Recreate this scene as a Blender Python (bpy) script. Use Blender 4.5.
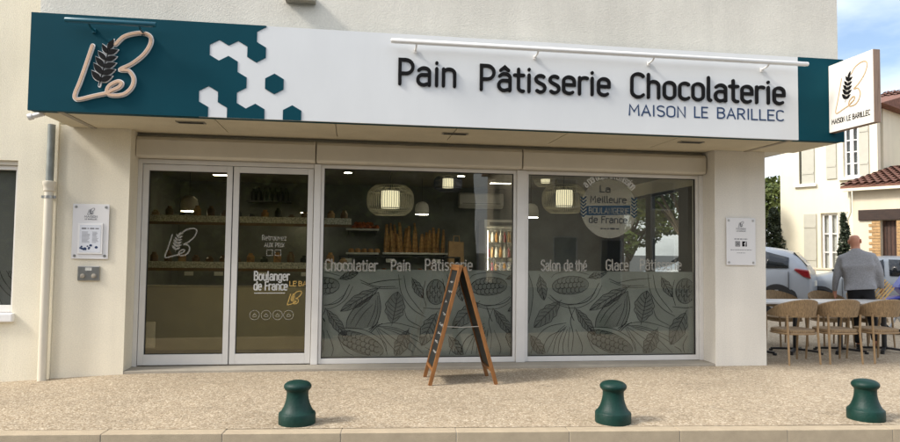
import bpy, bmesh, math, random
import numpy as np
from mathutils import Vector, Matrix, noise as mnoise
random.seed(7)
sc = bpy.context.scene
for o in list(bpy.data.objects): bpy.data.objects.remove(o)
COL = sc.collection
R = math.radians

# ---------------------------------------------------------------- camera
F = 676.0; PPX, PPY = 450.0, 221.0
YAW, PITCH, ROLL = R(8.3), R(2.67), 0.012
CAM = np.array([0, -8.6, 1.4])
fw = np.array([math.sin(YAW)*math.cos(PITCH), math.cos(YAW)*math.cos(PITCH), math.sin(PITCH)])
r0 = np.array([math.cos(YAW), -math.sin(YAW), 0]); u0 = np.cross(r0, fw)
rt = r0*math.cos(ROLL)+u0*math.sin(ROLL); up = u0*math.cos(ROLL)-r0*math.sin(ROLL)
cd = bpy.data.cameras.new('camera'); cam = bpy.data.objects.new('camera', cd); COL.objects.link(cam)
cd.sensor_width = 36; cd.lens = F/900*36; cd.clip_start = .05; cd.clip_end = 3000
cam.matrix_world = Matrix(((rt[0], up[0], -fw[0], CAM[0]), (rt[1], up[1], -fw[1], CAM[1]), (rt[2], up[2], -fw[2], CAM[2]), (0, 0, 0, 1)))
sc.camera = cam

# ---------------------------------------------------------------- sky and sun
SUN_EL, SUN_AZ = R(40), R(-104)          # azimuth from +Y towards +X
sunv = Vector((math.sin(SUN_AZ)*math.cos(SUN_EL), math.cos(SUN_AZ)*math.cos(SUN_EL), math.sin(SUN_EL)))
w = bpy.data.worlds.new('World'); sc.world = w; w.use_nodes = True
nt = w.node_tree; nt.nodes.clear()
out = nt.nodes.new('ShaderNodeOutputWorld'); bg = nt.nodes.new('ShaderNodeBackground')
sky = nt.nodes.new('ShaderNodeTexSky'); sky.sky_type = 'NISHITA'; sky.sun_disc = False
sky.sun_elevation = SUN_EL; sky.sun_rotation = SUN_AZ; sky.air_density = 1.0; sky.dust_density = 4.0; sky.ozone_density = 1.0
tc = nt.nodes.new('ShaderNodeTexCoord'); mp = nt.nodes.new('ShaderNodeMapping'); mp.inputs['Scale'].default_value = (1, 1, 2.6)
nz = nt.nodes.new('ShaderNodeTexNoise'); nz.inputs['Scale'].default_value = 2.3; nz.inputs['Detail'].default_value = 7; nz.inputs['Roughness'].default_value = .55
rp = nt.nodes.new('ShaderNodeValToRGB'); rp.color_ramp.elements[0].position = .27; rp.color_ramp.elements[1].position = .70
mx = nt.nodes.new('ShaderNodeMix'); mx.data_type = 'RGBA'
L = nt.links
L.new(tc.outputs['Generated'], mp.inputs['Vector']); L.new(mp.outputs['Vector'], nz.inputs['Vector']); L.new(nz.outputs['Fac'], rp.inputs['Fac'])
mul = nt.nodes.new('ShaderNodeMath'); mul.operation = 'MULTIPLY'; mul.inputs[1].default_value = .85
L.new(rp.outputs['Color'], mul.inputs[0]); L.new(mul.outputs[0], mx.inputs['Factor'])
L.new(sky.outputs['Color'], mx.inputs['A']); mx.inputs['B'].default_value = (7.6, 7.8, 8.1, 1)
L.new(mx.outputs['Result'], bg.inputs['Color']); bg.inputs['Strength'].default_value = .135
L.new(bg.outputs['Background'], out.inputs['Surface'])
sd = bpy.data.lights.new('sun', 'SUN'); sd.energy = 1.9; sd.angle = R(11); sd.color = (1, .96, .90)
sun = bpy.data.objects.new('sun', sd); COL.objects.link(sun); sun.rotation_euler = (-sunv).to_track_quat('-Z', 'Y').to_euler()
sc.view_settings.view_transform = 'Standard'; sc.view_settings.look = 'None'; sc.view_settings.gamma = 1; sc.view_settings.exposure = 0.92
sc.render.engine = 'CYCLES'

# ---------------------------------------------------------------- pixel -> plane helpers (photo pixels to metres on real planes)
def ray(px, py): return fw+rt*(px-PPX)/F-up*(py-PPY)/F
def aty(px, py, Y=0.):
    d = ray(px, py); return CAM+d*((Y-CAM[1])/d[1])
def atz(px, py, Z=0.):
    d = ray(px, py); return CAM+d*((Z-CAM[2])/d[2])
def atx(px, py, X=0.):
    d = ray(px, py); return CAM+d*((X-CAM[0])/d[0])
def atd(px, py, D): return CAM+ray(px, py)*D

# ---------------------------------------------------------------- materials
def S(r, g, b):
    f = lambda c: (c/255/12.92) if c/255 <= .04045 else ((c/255+.055)/1.055)**2.4
    return (f(r), f(g), f(b))
MATS = {}
def mat(name, col, rough=.6, var=.0, scale=8., bump=0., bscale=None, metal=0., spec=.5, emit=None, estr=0., detail=5, col2=None, coat=0., stretch=None, alpha=None):
    m = bpy.data.materials.new(name); m.use_nodes = True; n = m.node_tree.nodes; l = m.node_tree.links
    b = n['Principled BSDF']; b.inputs['Base Color'].default_value = (*col, 1); b.inputs['Roughness'].default_value = rough
    b.inputs['Metallic'].default_value = metal; b.inputs['Specular IOR Level'].default_value = spec; b.inputs['Coat Weight'].default_value = coat
    if emit: b.inputs['Emission Color'].default_value = (*emit, 1); b.inputs['Emission Strength'].default_value = estr
    if var or bump:
        t = n.new('ShaderNodeTexCoord'); mpn = n.new('ShaderNodeMapping'); l.new(t.outputs['Object'], mpn.inputs['Vector'])
        if stretch: mpn.inputs['Scale'].default_value = stretch
    if var:
        a = n.new('ShaderNodeTexNoise'); a.inputs['Scale'].default_value = scale; a.inputs['Detail'].default_value = detail; a.inputs['Roughness'].default_value = .62
        l.new(mpn.outputs['Vector'], a.inputs['Vector'])
        mr = n.new('ShaderNodeMapRange'); mr.inputs['From Min'].default_value = .3; mr.inputs['From Max'].default_value = .7; l.new(a.outputs['Fac'], mr.inputs['Value'])
        x = n.new('ShaderNodeMix'); x.data_type = 'RGBA'; l.new(mr.outputs['Result'], x.inputs['Factor'])
        c2 = col2 or tuple(c*(1-var) for c in col); c1 = col if col2 else tuple(min(1, c*(1+var*.5)) for c in col)
        x.inputs['A'].default_value = (*c2, 1); x.inputs['B'].default_value = (*c1, 1); l.new(x.outputs['Result'], b.inputs['Base Color'])
    if bump:
        a2 = n.new('ShaderNodeTexNoise'); a2.inputs['Scale'].default_value = bscale or scale*6; a2.inputs['Detail'].default_value = 4; l.new(mpn.outputs['Vector'], a2.inputs['Vector'])
        bp = n.new('ShaderNodeBump'); bp.inputs['Strength'].default_value = bump; bp.inputs['Distance'].default_value = .01
        l.new(a2.outputs['Fac'], bp.inputs['Height']); l.new(bp.outputs['Normal'], b.inputs['Normal'])
    MATS[name] = m; return m
def wall_mat(name, col, stain=.14, bump=.35, bscale=120, dirt=.0):
    """rendered wall: fine grain, broad blotches and faint vertical rain streaks"""
    m = mat(name, col, .92, bump=bump, bscale=bscale, spec=.2); n = m.node_tree.nodes; l = m.node_tree.links; b = n['Principled BSDF']
    t = n.new('ShaderNodeTexCoord')
    def nse(sc_, stretch, det=5):
        mpn = n.new('ShaderNodeMapping'); mpn.inputs['Scale'].default_value = stretch; l.new(t.outputs['Object'], mpn.inputs['Vector'])
        a = n.new('ShaderNodeTexNoise'); a.inputs['Scale'].default_value = sc_; a.inputs['Detail'].default_value = det; l.new(mpn.outputs['Vector'], a.inputs['Vector']); return a.outputs['Fac']
    def mr(s, lo, hi, t0, t1):
        r = n.new('ShaderNodeMapRange'); r.inputs['From Min'].default_value = lo; r.inputs['From Max'].default_value = hi; r.inputs['To Min'].default_value = t0; r.inputs['To Max'].default_value = t1; l.new(s, r.inputs['Value']); return r.outputs['Result']
    def mm(a, c):
        q = n.new('ShaderNodeMath'); q.operation = 'MULTIPLY'; l.new(a, q.inputs[0]); l.new(c, q.inputs[1]); return q.outputs[0]
    v = mm(mr(nse(.9, (1, 1, 1)), .35, .7, 1-stain, 1), mr(nse(5, (1, 1, .12)), .3, .7, 1-stain*.45, 1.02))
    v = mm(v, mr(nse(70, (1, 1, 1), 3), .3, .7, .93, 1.04))
    x = n.new('ShaderNodeVectorMath'); x.operation = 'SCALE'; x.inputs[0].default_value = col; l.new(v, x.inputs['Scale']); l.new(x.outputs['Vector'], b.inputs['Base Color'])
    return m
def wood_mat(name, col, col2, stretch, rough=.5):
    return mat(name, col, rough, var=1, scale=6, bump=.1, bscale=30, col2=col2, stretch=stretch)
wall_mat('render_upper', (.77, .735, .64), .16, .5, 90)
wall_mat('render_shop', (.85, .785, .63), .13, .2, 60)
wall_mat('render_left', (.84, .785, .63), .13, .5, 90)
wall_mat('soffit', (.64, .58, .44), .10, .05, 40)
wall_mat('pillar_paint', (.80, .76, .675), .11, .12, 60)
wall_mat('house_cream', (.84, .79, .62), .08, .4, 30)
wall_mat('house_beige', (.66, .57, .42), .12, .4, 30)
wall_mat('house_pink', (.78, .69, .53), .12, .4, 30)
wall_mat('concrete', (.42, .38, .31), .2, .4, 80)
mat('teal', (.0006, .050, .070), .6, spec=.12, var=.08, scale=1.5, bump=.02, bscale=3)
mat('teal_tube', S(15, 84, 100), .3, var=.06, scale=3)
mat('sign_white', (.69, .70, .69), .35, var=.03, scale=1.4, stretch=(2, 2, .8), bump=.015, bscale=3)
mat('lamp_white', (.80, .79, .76), .35, var=.04, scale=3)
mat('letter_black', (.006, .0055, .0055), .6, spec=.15, var=.1, scale=30)
mat('letter_blue', S(14, 52, 92), .4, var=.1, scale=30)
mat('logo_beige', S(206, 172, 142), .5, var=.08, scale=20)
mat('logo_gold', S(190, 160, 120), .45, var=.08, scale=20)
mat('white_trim', (.8, .79, .77), .4, var=.03, scale=9)
mat('frame_alu', (.66, .64, .60), .38, var=.06, scale=4, metal=.0)
mat('frame_white', (.74, .72, .68), .4, var=.06, scale=4)
mat('shutter_box', (.66, .61, .51), .45, var=.07, scale=2)
mat('gasket', (.02, .02, .02), .7, var=.2, scale=20)
mat('door_gap', (.015, .015, .015), .8, var=.2, scale=20)
wood_mat('blade_wood', S(150, 125, 105), S(122, 98, 80), (8, 8, .6))
mat('blade_white', (.80, .77, .70), .4, var=.03, scale=3)
mat('bollard_green', (.003, .032, .024), .5, spec=.3, var=.25, scale=9, bump=.25, bscale=60)
wood_mat('board_wood', S(146, 98, 50), S(108, 70, 34), (6, 6, .8))
mat('chalkboard', (.012, .014, .013), .55, var=.35, scale=7)
mat('chalk', (.55, .55, .52), .9, var=.3, scale=60)
mat('steel', (.45, .44, .41), .35, var=.15, scale=14, metal=1)
mat('plaque_white', (.74, .73, .72), .25, var=.02, scale=4)
mat('paper_white', (.66, .68, .72), .5, var=.05, scale=30)
mat('ink_grey', (.16, .16, .17), .6, var=.1, scale=40)
mat('ink_blue', S(30, 52, 90), .6, var=.1, scale=40)
mat('pipe_cream', (.66, .61, .50), .42, var=.1, scale=5, stretch=(1, 1, .2))
mat('pipe_zinc', (.26, .28, .26), .5, var=.3, scale=6, metal=.4)
mat('blind_grey', (.14, .14, .14), .5, var=.15, scale=3)
# glass: thin pane = clear transmission with Fresnel reflection
def glass_mat(name, tint, ior=1.5, rough=0.0):
    m = bpy.data.materials.new(name); m.use_nodes = True; n = m.node_tree.nodes; l = m.node_tree.links; n.clear()
    o = n.new('ShaderNodeOutputMaterial'); mxs = n.new('ShaderNodeMixShader'); lw = n.new('ShaderNodeLayerWeight'); lw.inputs['Blend'].default_value = .5
    f0 = ((ior-1)/(ior+1))**2; pw = n.new('ShaderNodeMath'); pw.operation = 'POWER'; pw.inputs[1].default_value = 5; l.new(lw.outputs['Facing'], pw.inputs[0])   # Schlick, same for both faces of the pane
    fr = n.new('ShaderNodeMath'); fr.operation = 'MULTIPLY_ADD'; fr.inputs[1].default_value = 1-f0; fr.inputs[2].default_value = f0; l.new(pw.outputs[0], fr.inputs[0])
    tr = n.new('ShaderNodeBsdfTransparent'); tr.inputs['Color'].default_value = (*tint, 1); gl = n.new('ShaderNodeBsdfGlossy'); gl.inputs['Roughness'].default_value = rough
    t = n.new('ShaderNodeTexCoord'); nz_ = n.new('ShaderNodeTexNoise'); nz_.inputs['Scale'].default_value = 1.1; l.new(t.outputs['Object'], nz_.inputs['Vector'])
    bp = n.new('ShaderNodeBump'); bp.inputs['Strength'].default_value = .02; bp.inputs['Distance'].default_value = .05; l.new(nz_.outputs['Fac'], bp.inputs['Height']); l.new(bp.outputs['Normal'], gl.inputs['Normal'])
    l.new(fr.outputs[0], mxs.inputs['Fac']); l.new(tr.outputs[0], mxs.inputs[1]); l.new(gl.outputs[0], mxs.inputs[2]); l.new(mxs.outputs[0], o.inputs['Surface'])
    MATS[name] = m; return m
glass_mat('glass', (.89, .90, .87), 1.6)
glass_mat('glass_door', (.92, .89, .78), 1.65)
glass_mat('glass_side', (.96, .97, .96), 1.35)
def veil_mat(name, col, cover, var=.15, sc_=3):
    """printed film on glass: part diffuse, part see-through"""
    m = mat(name, col, .75, var=var, scale=sc_); n = m.node_tree.nodes; l = m.node_tree.links; b = n['Principled BSDF']; b.inputs['Alpha'].default_value = cover
    return m
veil_mat('film', (.285, .30, .28), .93, .28, 2.2)
veil_mat('film_line', (.03, .031, .029), .72)
veil_mat('film_tone', (.10, .105, .098), .13, .3, 6)
veil_mat('decal_white', (.72, .72, .68), .66)
veil_mat('decal_faint', (.5, .48, .42), .36)
veil_mat('decal_gold', S(200, 165, 90), .9)
veil_mat('decal_disc', (.40, .39, .31), .46, .08)
veil_mat('decal_dark', (.03, .035, .04), .9)
veil_mat('decal_blue', S(30, 62, 84), .9)
# interior
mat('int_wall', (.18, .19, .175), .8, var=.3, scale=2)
wall_mat('int_ceiling', (.34, .32, .27), .2, .1, 20)
mat('int_floor', (.30, .27, .22), .4, var=.3, scale=3)
wood_mat('int_wood', S(120, 92, 62), S(84, 62, 40), (1, 6, 6))
mat('int_dark', (.03, .03, .03), .5, var=.3, scale=5)
mat('int_white', (.62, .60, .55), .5, var=.06, scale=4)
mat('bread', S(186, 140, 84), .7, var=.6, scale=14, bump=.4, bscale=40)
mat('pastry', S(190, 100, 45), .5, var=.55, scale=18, bump=.4, bscale=40)
mat('lamp_glow', (.9, .8, .5), .6, emit=(1, .90, .62), estr=.62, var=.25, scale=30, stretch=(30, 30, .1))
mat('lamp_mesh', (.6, .57, .46), .6, var=.2, scale=20)
mat('lamp_mesh_dark', (.05, .055, .09), .6, var=.2, scale=20)
mat('strip_glow', (.9, .9, .8), .6, emit=(1, .93, .75), estr=20, var=.05, scale=3)
mat('shelf_marble', (.75, .74, .64), .5, var=1, scale=45, col2=(.12, .13, .11))
mat('label_white', (.6, .6, .55), .6, var=.1, scale=9)
mat('cabinet_khaki', S(178, 168, 128), .5, var=.1, scale=3)
mat('pale_wood', S(206, 168, 104), .6, var=.25, scale=20)
mat('kraft', S(168, 136, 96), .8, var=.2, scale=9)
# outdoors right
mat('rope', S(150, 126, 94), .85, var=.45, scale=70, bump=.9, bscale=140, stretch=(1, 1, .22))
mat('chair_leg', S(152, 126, 92), .55, var=.15, scale=20)
mat('table_white', (.56, .54, .51), .4, var=.06, scale=6)
mat('black_metal', (.015, .015, .016), .45, var=.3, scale=12)
mat('skin', S(196, 138, 112), .55, var=.12, scale=14)
mat('sweater', S(150, 150, 152), .95, var=.22, scale=60, bump=1.0, bscale=11)
mat('trousers', (.012, .012, .014), .9, var=.3, scale=20)
mat('shoe', (.02, .018, .016), .5, var=.2, scale=20)
mat('car_silver', (.27, .30, .34), .35, var=.04, scale=3, coat=.25)
mat('car_grey', (.24, .27, .30), .35, var=.04, scale=3, coat=.25)
mat('car_glass', (.012, .016, .02), .08, var=.2, scale=3)
mat('car_black', (.012, .012, .012), .6, var=.3, scale=10)
mat('tyre', (.016, .016, .016), .85, var=.3, scale=30)
mat('rim', (.42, .43, .45), .35, var=.1, scale=10, metal=.8)
mat('tail_red', S(120, 16, 24), .2, var=.2, scale=12, coat=.8)
mat('bike_blue', S(20, 40, 150), .3, var=.1, scale=8, coat=.6)
mat('shutter_paint', S(186, 184, 170), .6, var=.06, scale=5)
mat('pane_dark', (.10, .12, .13), .12, var=.3, scale=2)
mat('curtain', (.55, .54, .50), .9, var=.25, scale=8, stretch=(12, 12, .2))
mat('tile_red', S(128, 88, 72), .85, var=.5, scale=9, bump=.4, bscale=20)
wood_mat('dark_beam', S(62, 44, 34), S(40, 28, 22), (1, 5, 5), .7)
wood_mat('door_wood', S(88, 60, 46), S(62, 42, 32), (6, 6, 1), .6)
mat('brick', S(186, 150, 104), .9, var=.35, scale=12, bump=.4, bscale=50)
mat('bark', (.09, .07, .05), .9, var=.4, scale=10, bump=.8, bscale=25, stretch=(3, 3, .5))
def leaf_mat(name, c1, c2, sc_):
    m = mat(name, c1, .6, var=1, scale=sc_, col2=c2, detail=3); return m
leaf_mat('leaf_green', (.13, .16, .03), (.045, .075, .018), 1.6)
leaf_mat('leaf_dark', (.035, .05, .02), (.014, .024, .010), 3)
# pavement: washed aggregate, tiny stones in sandy matrix
def aggregate():
    m = bpy.data.materials.new('aggregate'); m.use_nodes = True; n = m.node_tree.nodes; l = m.node_tree.links; b = n['Principled BSDF']
    t = n.new('ShaderNodeTexCoord'); vo = n.new('ShaderNodeTexVoronoi'); vo.inputs['Scale'].default_value = 76; l.new(t.outputs['Object'], vo.inputs['Vector'])
    vo2 = n.new('ShaderNodeTexVoronoi'); vo2.inputs['Scale'].default_value = 28; l.new(t.outputs['Object'], vo2.inputs['Vector'])
    sep = n.new('ShaderNodeSeparateColor'); l.new(vo.outputs['Color'], sep.inputs[0])
    cr = n.new('ShaderNodeValToRGB'); e = cr.color_ramp.elements; e[0].position = 0; e[0].color = (*S(136, 119, 96), 1); e[1].position = 1; e[1].color = (*S(204, 191, 168), 1)
    for p_, c_ in ((.12, S(149, 133, 109)), (.45, S(167, 151, 127)), (.8, S(181, 166, 143))):
        q = e.new(p_); q.color = (*c_, 1)
    l.new(sep.outputs[0], cr.inputs['Fac'])
    sep2 = n.new('ShaderNodeSeparateColor'); l.new(vo2.outputs['Color'], sep2.inputs[0])
    a = n.new('ShaderNodeTexNoise'); a.inputs['Scale'].default_value = .8; a.inputs['Detail'].default_value = 6; l.new(t.outputs['Object'], a.inputs['Vector'])
    r1 = n.new('ShaderNodeMapRange'); r1.inputs['From Min'].default_value = .3; r1.inputs['From Max'].default_value = .7; r1.inputs['To Min'].default_value = .86; r1.inputs['To Max'].default_value = 1.06; l.new(a.outputs['Fac'], r1.inputs['Value'])
    r2 = n.new('ShaderNodeMapRange'); r2.inputs['To Min'].default_value = .88; r2.inputs['To Max'].default_value = 1.08; l.new(sep2.outputs[1], r2.inputs['Value'])
    q = n.new('ShaderNodeMath'); q.operation = 'MULTIPLY'; l.new(r1.outputs[0], q.inputs[0]); l.new(r2.outputs[0], q.inputs[1])
    x = n.new('ShaderNodeVectorMath'); x.operation = 'SCALE'; l.new(cr.outputs['Color'], x.inputs[0]); l.new(q.outputs[0], x.inputs['Scale']); l.new(x.outputs[0], b.inputs['Base Color'])
    b.inputs['Roughness'].default_value = .9; b.inputs['Specular IOR Level'].default_value = .25
    # worn-in grime: broad uneven blotches and scattered trodden gum spots
    g1 = n.new('ShaderNodeTexNoise'); g1.inputs['Scale'].default_value = 2.6; g1.inputs['Detail'].default_value = 8; g1.inputs['Roughness'].default_value = .7; l.new(t.outputs['Object'], g1.inputs['Vector'])
    g2 = n.new('ShaderNodeMapRange'); g2.inputs['From Min'].default_value = .54; g2.inputs['From Max'].default_value = .78; g2.inputs['To Min'].default_value = 1; g2.inputs['To Max'].default_value = .74; l.new(g1.outputs['Fac'], g2.inputs['Value'])
    g3 = n.new('ShaderNodeTexVoronoi'); g3.inputs['Scale'].default_value = 2.1; l.new(t.outputs['Object'], g3.inputs['Vector'])
    g4 = n.new('ShaderNodeMapRange'); g4.inputs['From Min'].default_value = .035; g4.inputs['From Max'].default_value = .055; g4.inputs['To Min'].default_value = .72; g4.inputs['To Max'].default_value = 1; l.new(g3.outputs['Distance'], g4.inputs['Value'])
    q2 = n.new('ShaderNodeMath'); q2.operation = 'MULTIPLY'; l.new(g2.outputs[0], q2.inputs[0]); l.new(g4.outputs[0], q2.inputs[1])
    q3 = n.new('ShaderNodeMath'); q3.operation = 'MULTIPLY'; l.new(q.outputs[0], q3.inputs[0]); l.new(q2.outputs[0], q3.inputs[1]); l.new(q3.outputs[0], x.inputs['Scale'])
    bp = n.new('ShaderNodeBump'); bp.inputs['Strength'].default_value = .5; bp.inputs['Distance'].default_value = .006; bp.invert = True; l.new(vo.outputs['Distance'], bp.inputs['Height']); l.new(bp.outputs[0], b.inputs['Normal'])
    MATS['aggregate'] = m
aggregate()
def worn_paint(m, chip, scale=16, lo=.66):
    n = m.node_tree.nodes; l = m.node_tree.links; b = n['Principled BSDF']; src = b.inputs['Base Color'].links[0].from_socket
    t = n.new('ShaderNodeTexCoord'); a = n.new('ShaderNodeTexNoise'); a.inputs['Scale'].default_value = scale; a.inputs['Detail'].default_value = 8; a.inputs['Roughness'].default_value = .75; l.new(t.outputs['Object'], a.inputs['Vector'])
    r = n.new('ShaderNodeMapRange'); r.inputs['From Min'].default_value = lo; r.inputs['From Max'].default_value = lo+.05; l.new(a.outputs['Fac'], r.inputs['Value'])
    x = n.new('ShaderNodeMix'); x.data_type = 'RGBA'; l.new(r.outputs[0], x.inputs['Factor']); l.new(src, x.inputs['A']); x.inputs['B'].default_value = (*chip, 1); l.new(x.outputs['Result'], b.inputs['Base Color'])
worn_paint(MATS['bollard_green'], (.10, .11, .09), 14, .66)
mat('kerb_stone', S(180, 164, 138), .9, var=.16, scale=5, bump=.5, bscale=150)
mat('asphalt', (.05, .05, .048), .9, var=.3, scale=3, bump=.6, bscale=200)

# ---------------------------------------------------------------- mesh builder
ORG = {}
def A3(p): return Vector((float(p[0]), float(p[1]), float(p[2])))
class MB:
    def __init__(s): s.v = []; s.f = []
    def add(s, vs, fs):
        k = len(s.v); s.v += [tuple(map(float, p)) for p in vs]; s.f += [tuple(i+k for i in f) for f in fs]; return s
    def box(s, x0, x1, y0, y1, z0, z1):
        return s.add([(x0,y0,z0),(x1,y0,z0),(x1,y1,z0),(x0,y1,z0),(x0,y0,z1),(x1,y0,z1),(x1,y1,z1),(x0,y1,z1)],
                     [(0,3,2,1),(4,5,6,7),(0,1,5,4),(1,2,6,5),(2,3,7,6),(3,0,4,7)])
    def hexa(s, b, t):      # 4 bottom + 4 top points
        return s.add(list(b)+list(t), [(0,3,2,1),(4,5,6,7),(0,1,5,4),(1,2,6,5),(2,3,7,6),(3,0,4,7)])
    def prism(s, pts, d):   # planar polygon pts extruded by vector d
        n = len(pts); d = Vector(d); a = [A3(p) for p in pts]; b = [p+d for p in a]
        return s.add(a+b, [tuple(range(n))[::-1], tuple(range(n, 2*n))]+[(i, (i+1) % n, n+(i+1) % n, n+i) for i in range(n)])
    def bar(s, p, q, w, h, upv=(0,0,1)):   # rectangular bar from p to q
        p, q = A3(p), A3(q); d = (q-p).normalized(); u = Vector(upv); sd_ = d.cross(u)
        if sd_.length < 1e-4: sd_ = d.cross(Vector((1, 0, 0)))
        sd_.normalize(); u = sd_.cross(d); a = sd_*w/2; c = u*h/2
        return s.hexa([p-a-c, p+a-c, q+a-c, q-a-c], [p-a+c, p+a+c, q+a+c, q-a+c])
    def tube(s, pts, r, n=8, cap=True):
        pts = [A3(p) for p in pts]; m = len(pts); rs = r if isinstance(r, (list, tuple)) else [r]*m; rings = []; ref = None
        for i, p in enumerate(pts):
            t = (pts[min(i+1, m-1)]-pts[max(i-1, 0)]).normalized()
            if ref is None: ref = t.orthogonal().normalized()
            ref = (ref-t*ref.dot(t)).normalized(); b = t.cross(ref)
            rings.append([p+(ref*math.cos(2*math.pi*k/n)+b*math.sin(2*math.pi*k/n))*rs[i] for k in range(n)])
        vs = [q for rg in rings for q in rg]; fs = [(i*n+k, i*n+(k+1) % n, (i+1)*n+(k+1) % n, (i+1)*n+k) for i in range(m-1) for k in range(n)]
        if cap: fs += [tuple(range(n))[::-1], tuple(range((m-1)*n, m*n))]
        return s.add(vs, fs)
    def lathe(s, prof, c=(0,0,0), n=24, axis='z', cap=True):
        vs = []
        for r, z in prof:
            for k in range(n):
                a = 2*math.pi*k/n; x, y = r*math.cos(a), r*math.sin(a)
                vs.append((c[0]+x, c[1]+y, c[2]+z) if axis == 'z' else ((c[0]+x, c[1]+z, c[2]+y) if axis == 'y' else (c[0]+z, c[1]+x, c[2]+y)))
        m = len(prof); fs = [(i*n+k, i*n+(k+1) % n, (i+1)*n+(k+1) % n, (i+1)*n+k) for i in range(m-1) for k in range(n)]
        if cap: fs += [tuple(range(n))[::-1], tuple(range((m-1)*n, m*n))]
        return s.add(vs, fs)
    def ribbon(s, pts, w, d, plane, caps=True):
        """stroke of width w drawn through 2D pts; plane(x,z,depth)->3D; d=(back,front) depths"""
        P2 = []
        for p in pts:
            if not P2 or (Vector(p)-P2[-1]).length > 1e-6: P2.append(Vector(p))
        if len(P2) < 2: return s
        m = len(P2); Lf = []; Rt = []
        ws = w if isinstance(w, (list, tuple)) else [w]*m
        if len(ws) != m: ws = [ws[0]]*m
        for i in range(m):
            a = (P2[i]-P2[i-1]).normalized() if i else (P2[1]-P2[0]).normalized(); b = (P2[i+1]-P2[i]).normalized() if i < m-1 else a
            t = a+b
            t = t.normalized() if t.length > 1e-3 else a
            k = min(1.6, 1/max(.3, t.dot(a))); nrm = Vector((-t.y, t.x))*(ws[i]/2*k); Lf.append(P2[i]+nrm); Rt.append(P2[i]-nrm)
        quads = [(Lf[i], Rt[i], Rt[i+1], Lf[i+1]) for i in range(m-1)]
        for i, q in enumerate(quads): s.prism2(q, (d[0], d[1]+i*.00002), plane)
        if caps:
            for c, t, wd in ((P2[0], (P2[0]-P2[1]).normalized(), ws[0]), (P2[-1], (P2[-1]-P2[-2]).normalized(), ws[-1])):
                nn = Vector((-t.y, t.x)); s.prism2([c+nn*(wd/2*math.cos(a))+t*(wd/2*math.sin(a)) for a in [math.pi*j/6 for j in range(7)]], (d[0], d[1]-abs(d[1]-d[0])*.12), plane)
        return s
    def prism2(s, poly, d, plane):
        n = len(poly); a = [plane(p[0], p[1], d[0]) for p in poly]; b = [plane(p[0], p[1], d[1]) for p in poly]
        return s.add(a+b, [tuple(range(n)), tuple(range(n, 2*n))[::-1]]+[(i, (i+1) % n, n+(i+1) % n, n+i) for i in range(n)])
    def build(s, name, m, parent=None, smooth=False, loc=None, bevel=0., angle=40, fix=True):
        o0 = Vector(ORG.get(parent.name, (0,0,0))) if parent else Vector(loc or (0,0,0))
        me = bpy.data.meshes.new(name); me.from_pydata([tuple(Vector(p)-o0) for p in s.v], [], s.f)
        if fix:
            b = bmesh.new(); b.from_mesh(me); bmesh.ops.recalc_face_normals(b, faces=b.faces); b.to_mesh(me); b.free()
        me.materials.append(MATS[m] if isinstance(m, str) else m)
        o = bpy.data.objects.new(name, me); COL.objects.link(o)
        if parent: o.parent = parent; ORG[o.name] = tuple(o0)
        elif loc: o.location = loc
        if smooth:
            for p in me.polygons: p.use_smooth = True
            try: me.set_sharp_from_angle(angle=R(angle))
            except Exception: pass
        if bevel:
            bv = o.modifiers.new('bevel', 'BEVEL'); bv.width = bevel; bv.segments = 2; bv.limit_method = 'ANGLE'; bv.angle_limit = R(40)
        return o
def tag(o, label=None, cat=None, group=None, kind=None):
    if label: o['label'] = label
    if cat: o['category'] = cat
    if group: o['group'] = group
    if kind: o['kind'] = kind
    return o
def thing(name, label, cat, loc=(0,0,0), rotz=0., group=None, world=True):
    o = bpy.data.objects.new(name, None); COL.objects.link(o); o.location = loc; o.rotation_euler = (0, 0, rotz); o.empty_display_size = .2
    ORG[o.name] = tuple(loc) if world else (0, 0, 0)
    return tag(o, label, cat, group)
def copy_tree(o, parent=None):
    c = o.copy(); COL.objects.link(c); c.parent = parent
    for ch in list(o.children): copy_tree(ch, c)
    return c
def front(Y):          # drawing plane facing the street at depth Y; depth grows towards the viewer
    return lambda x, z, d: (x, Y-d, z)

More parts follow.
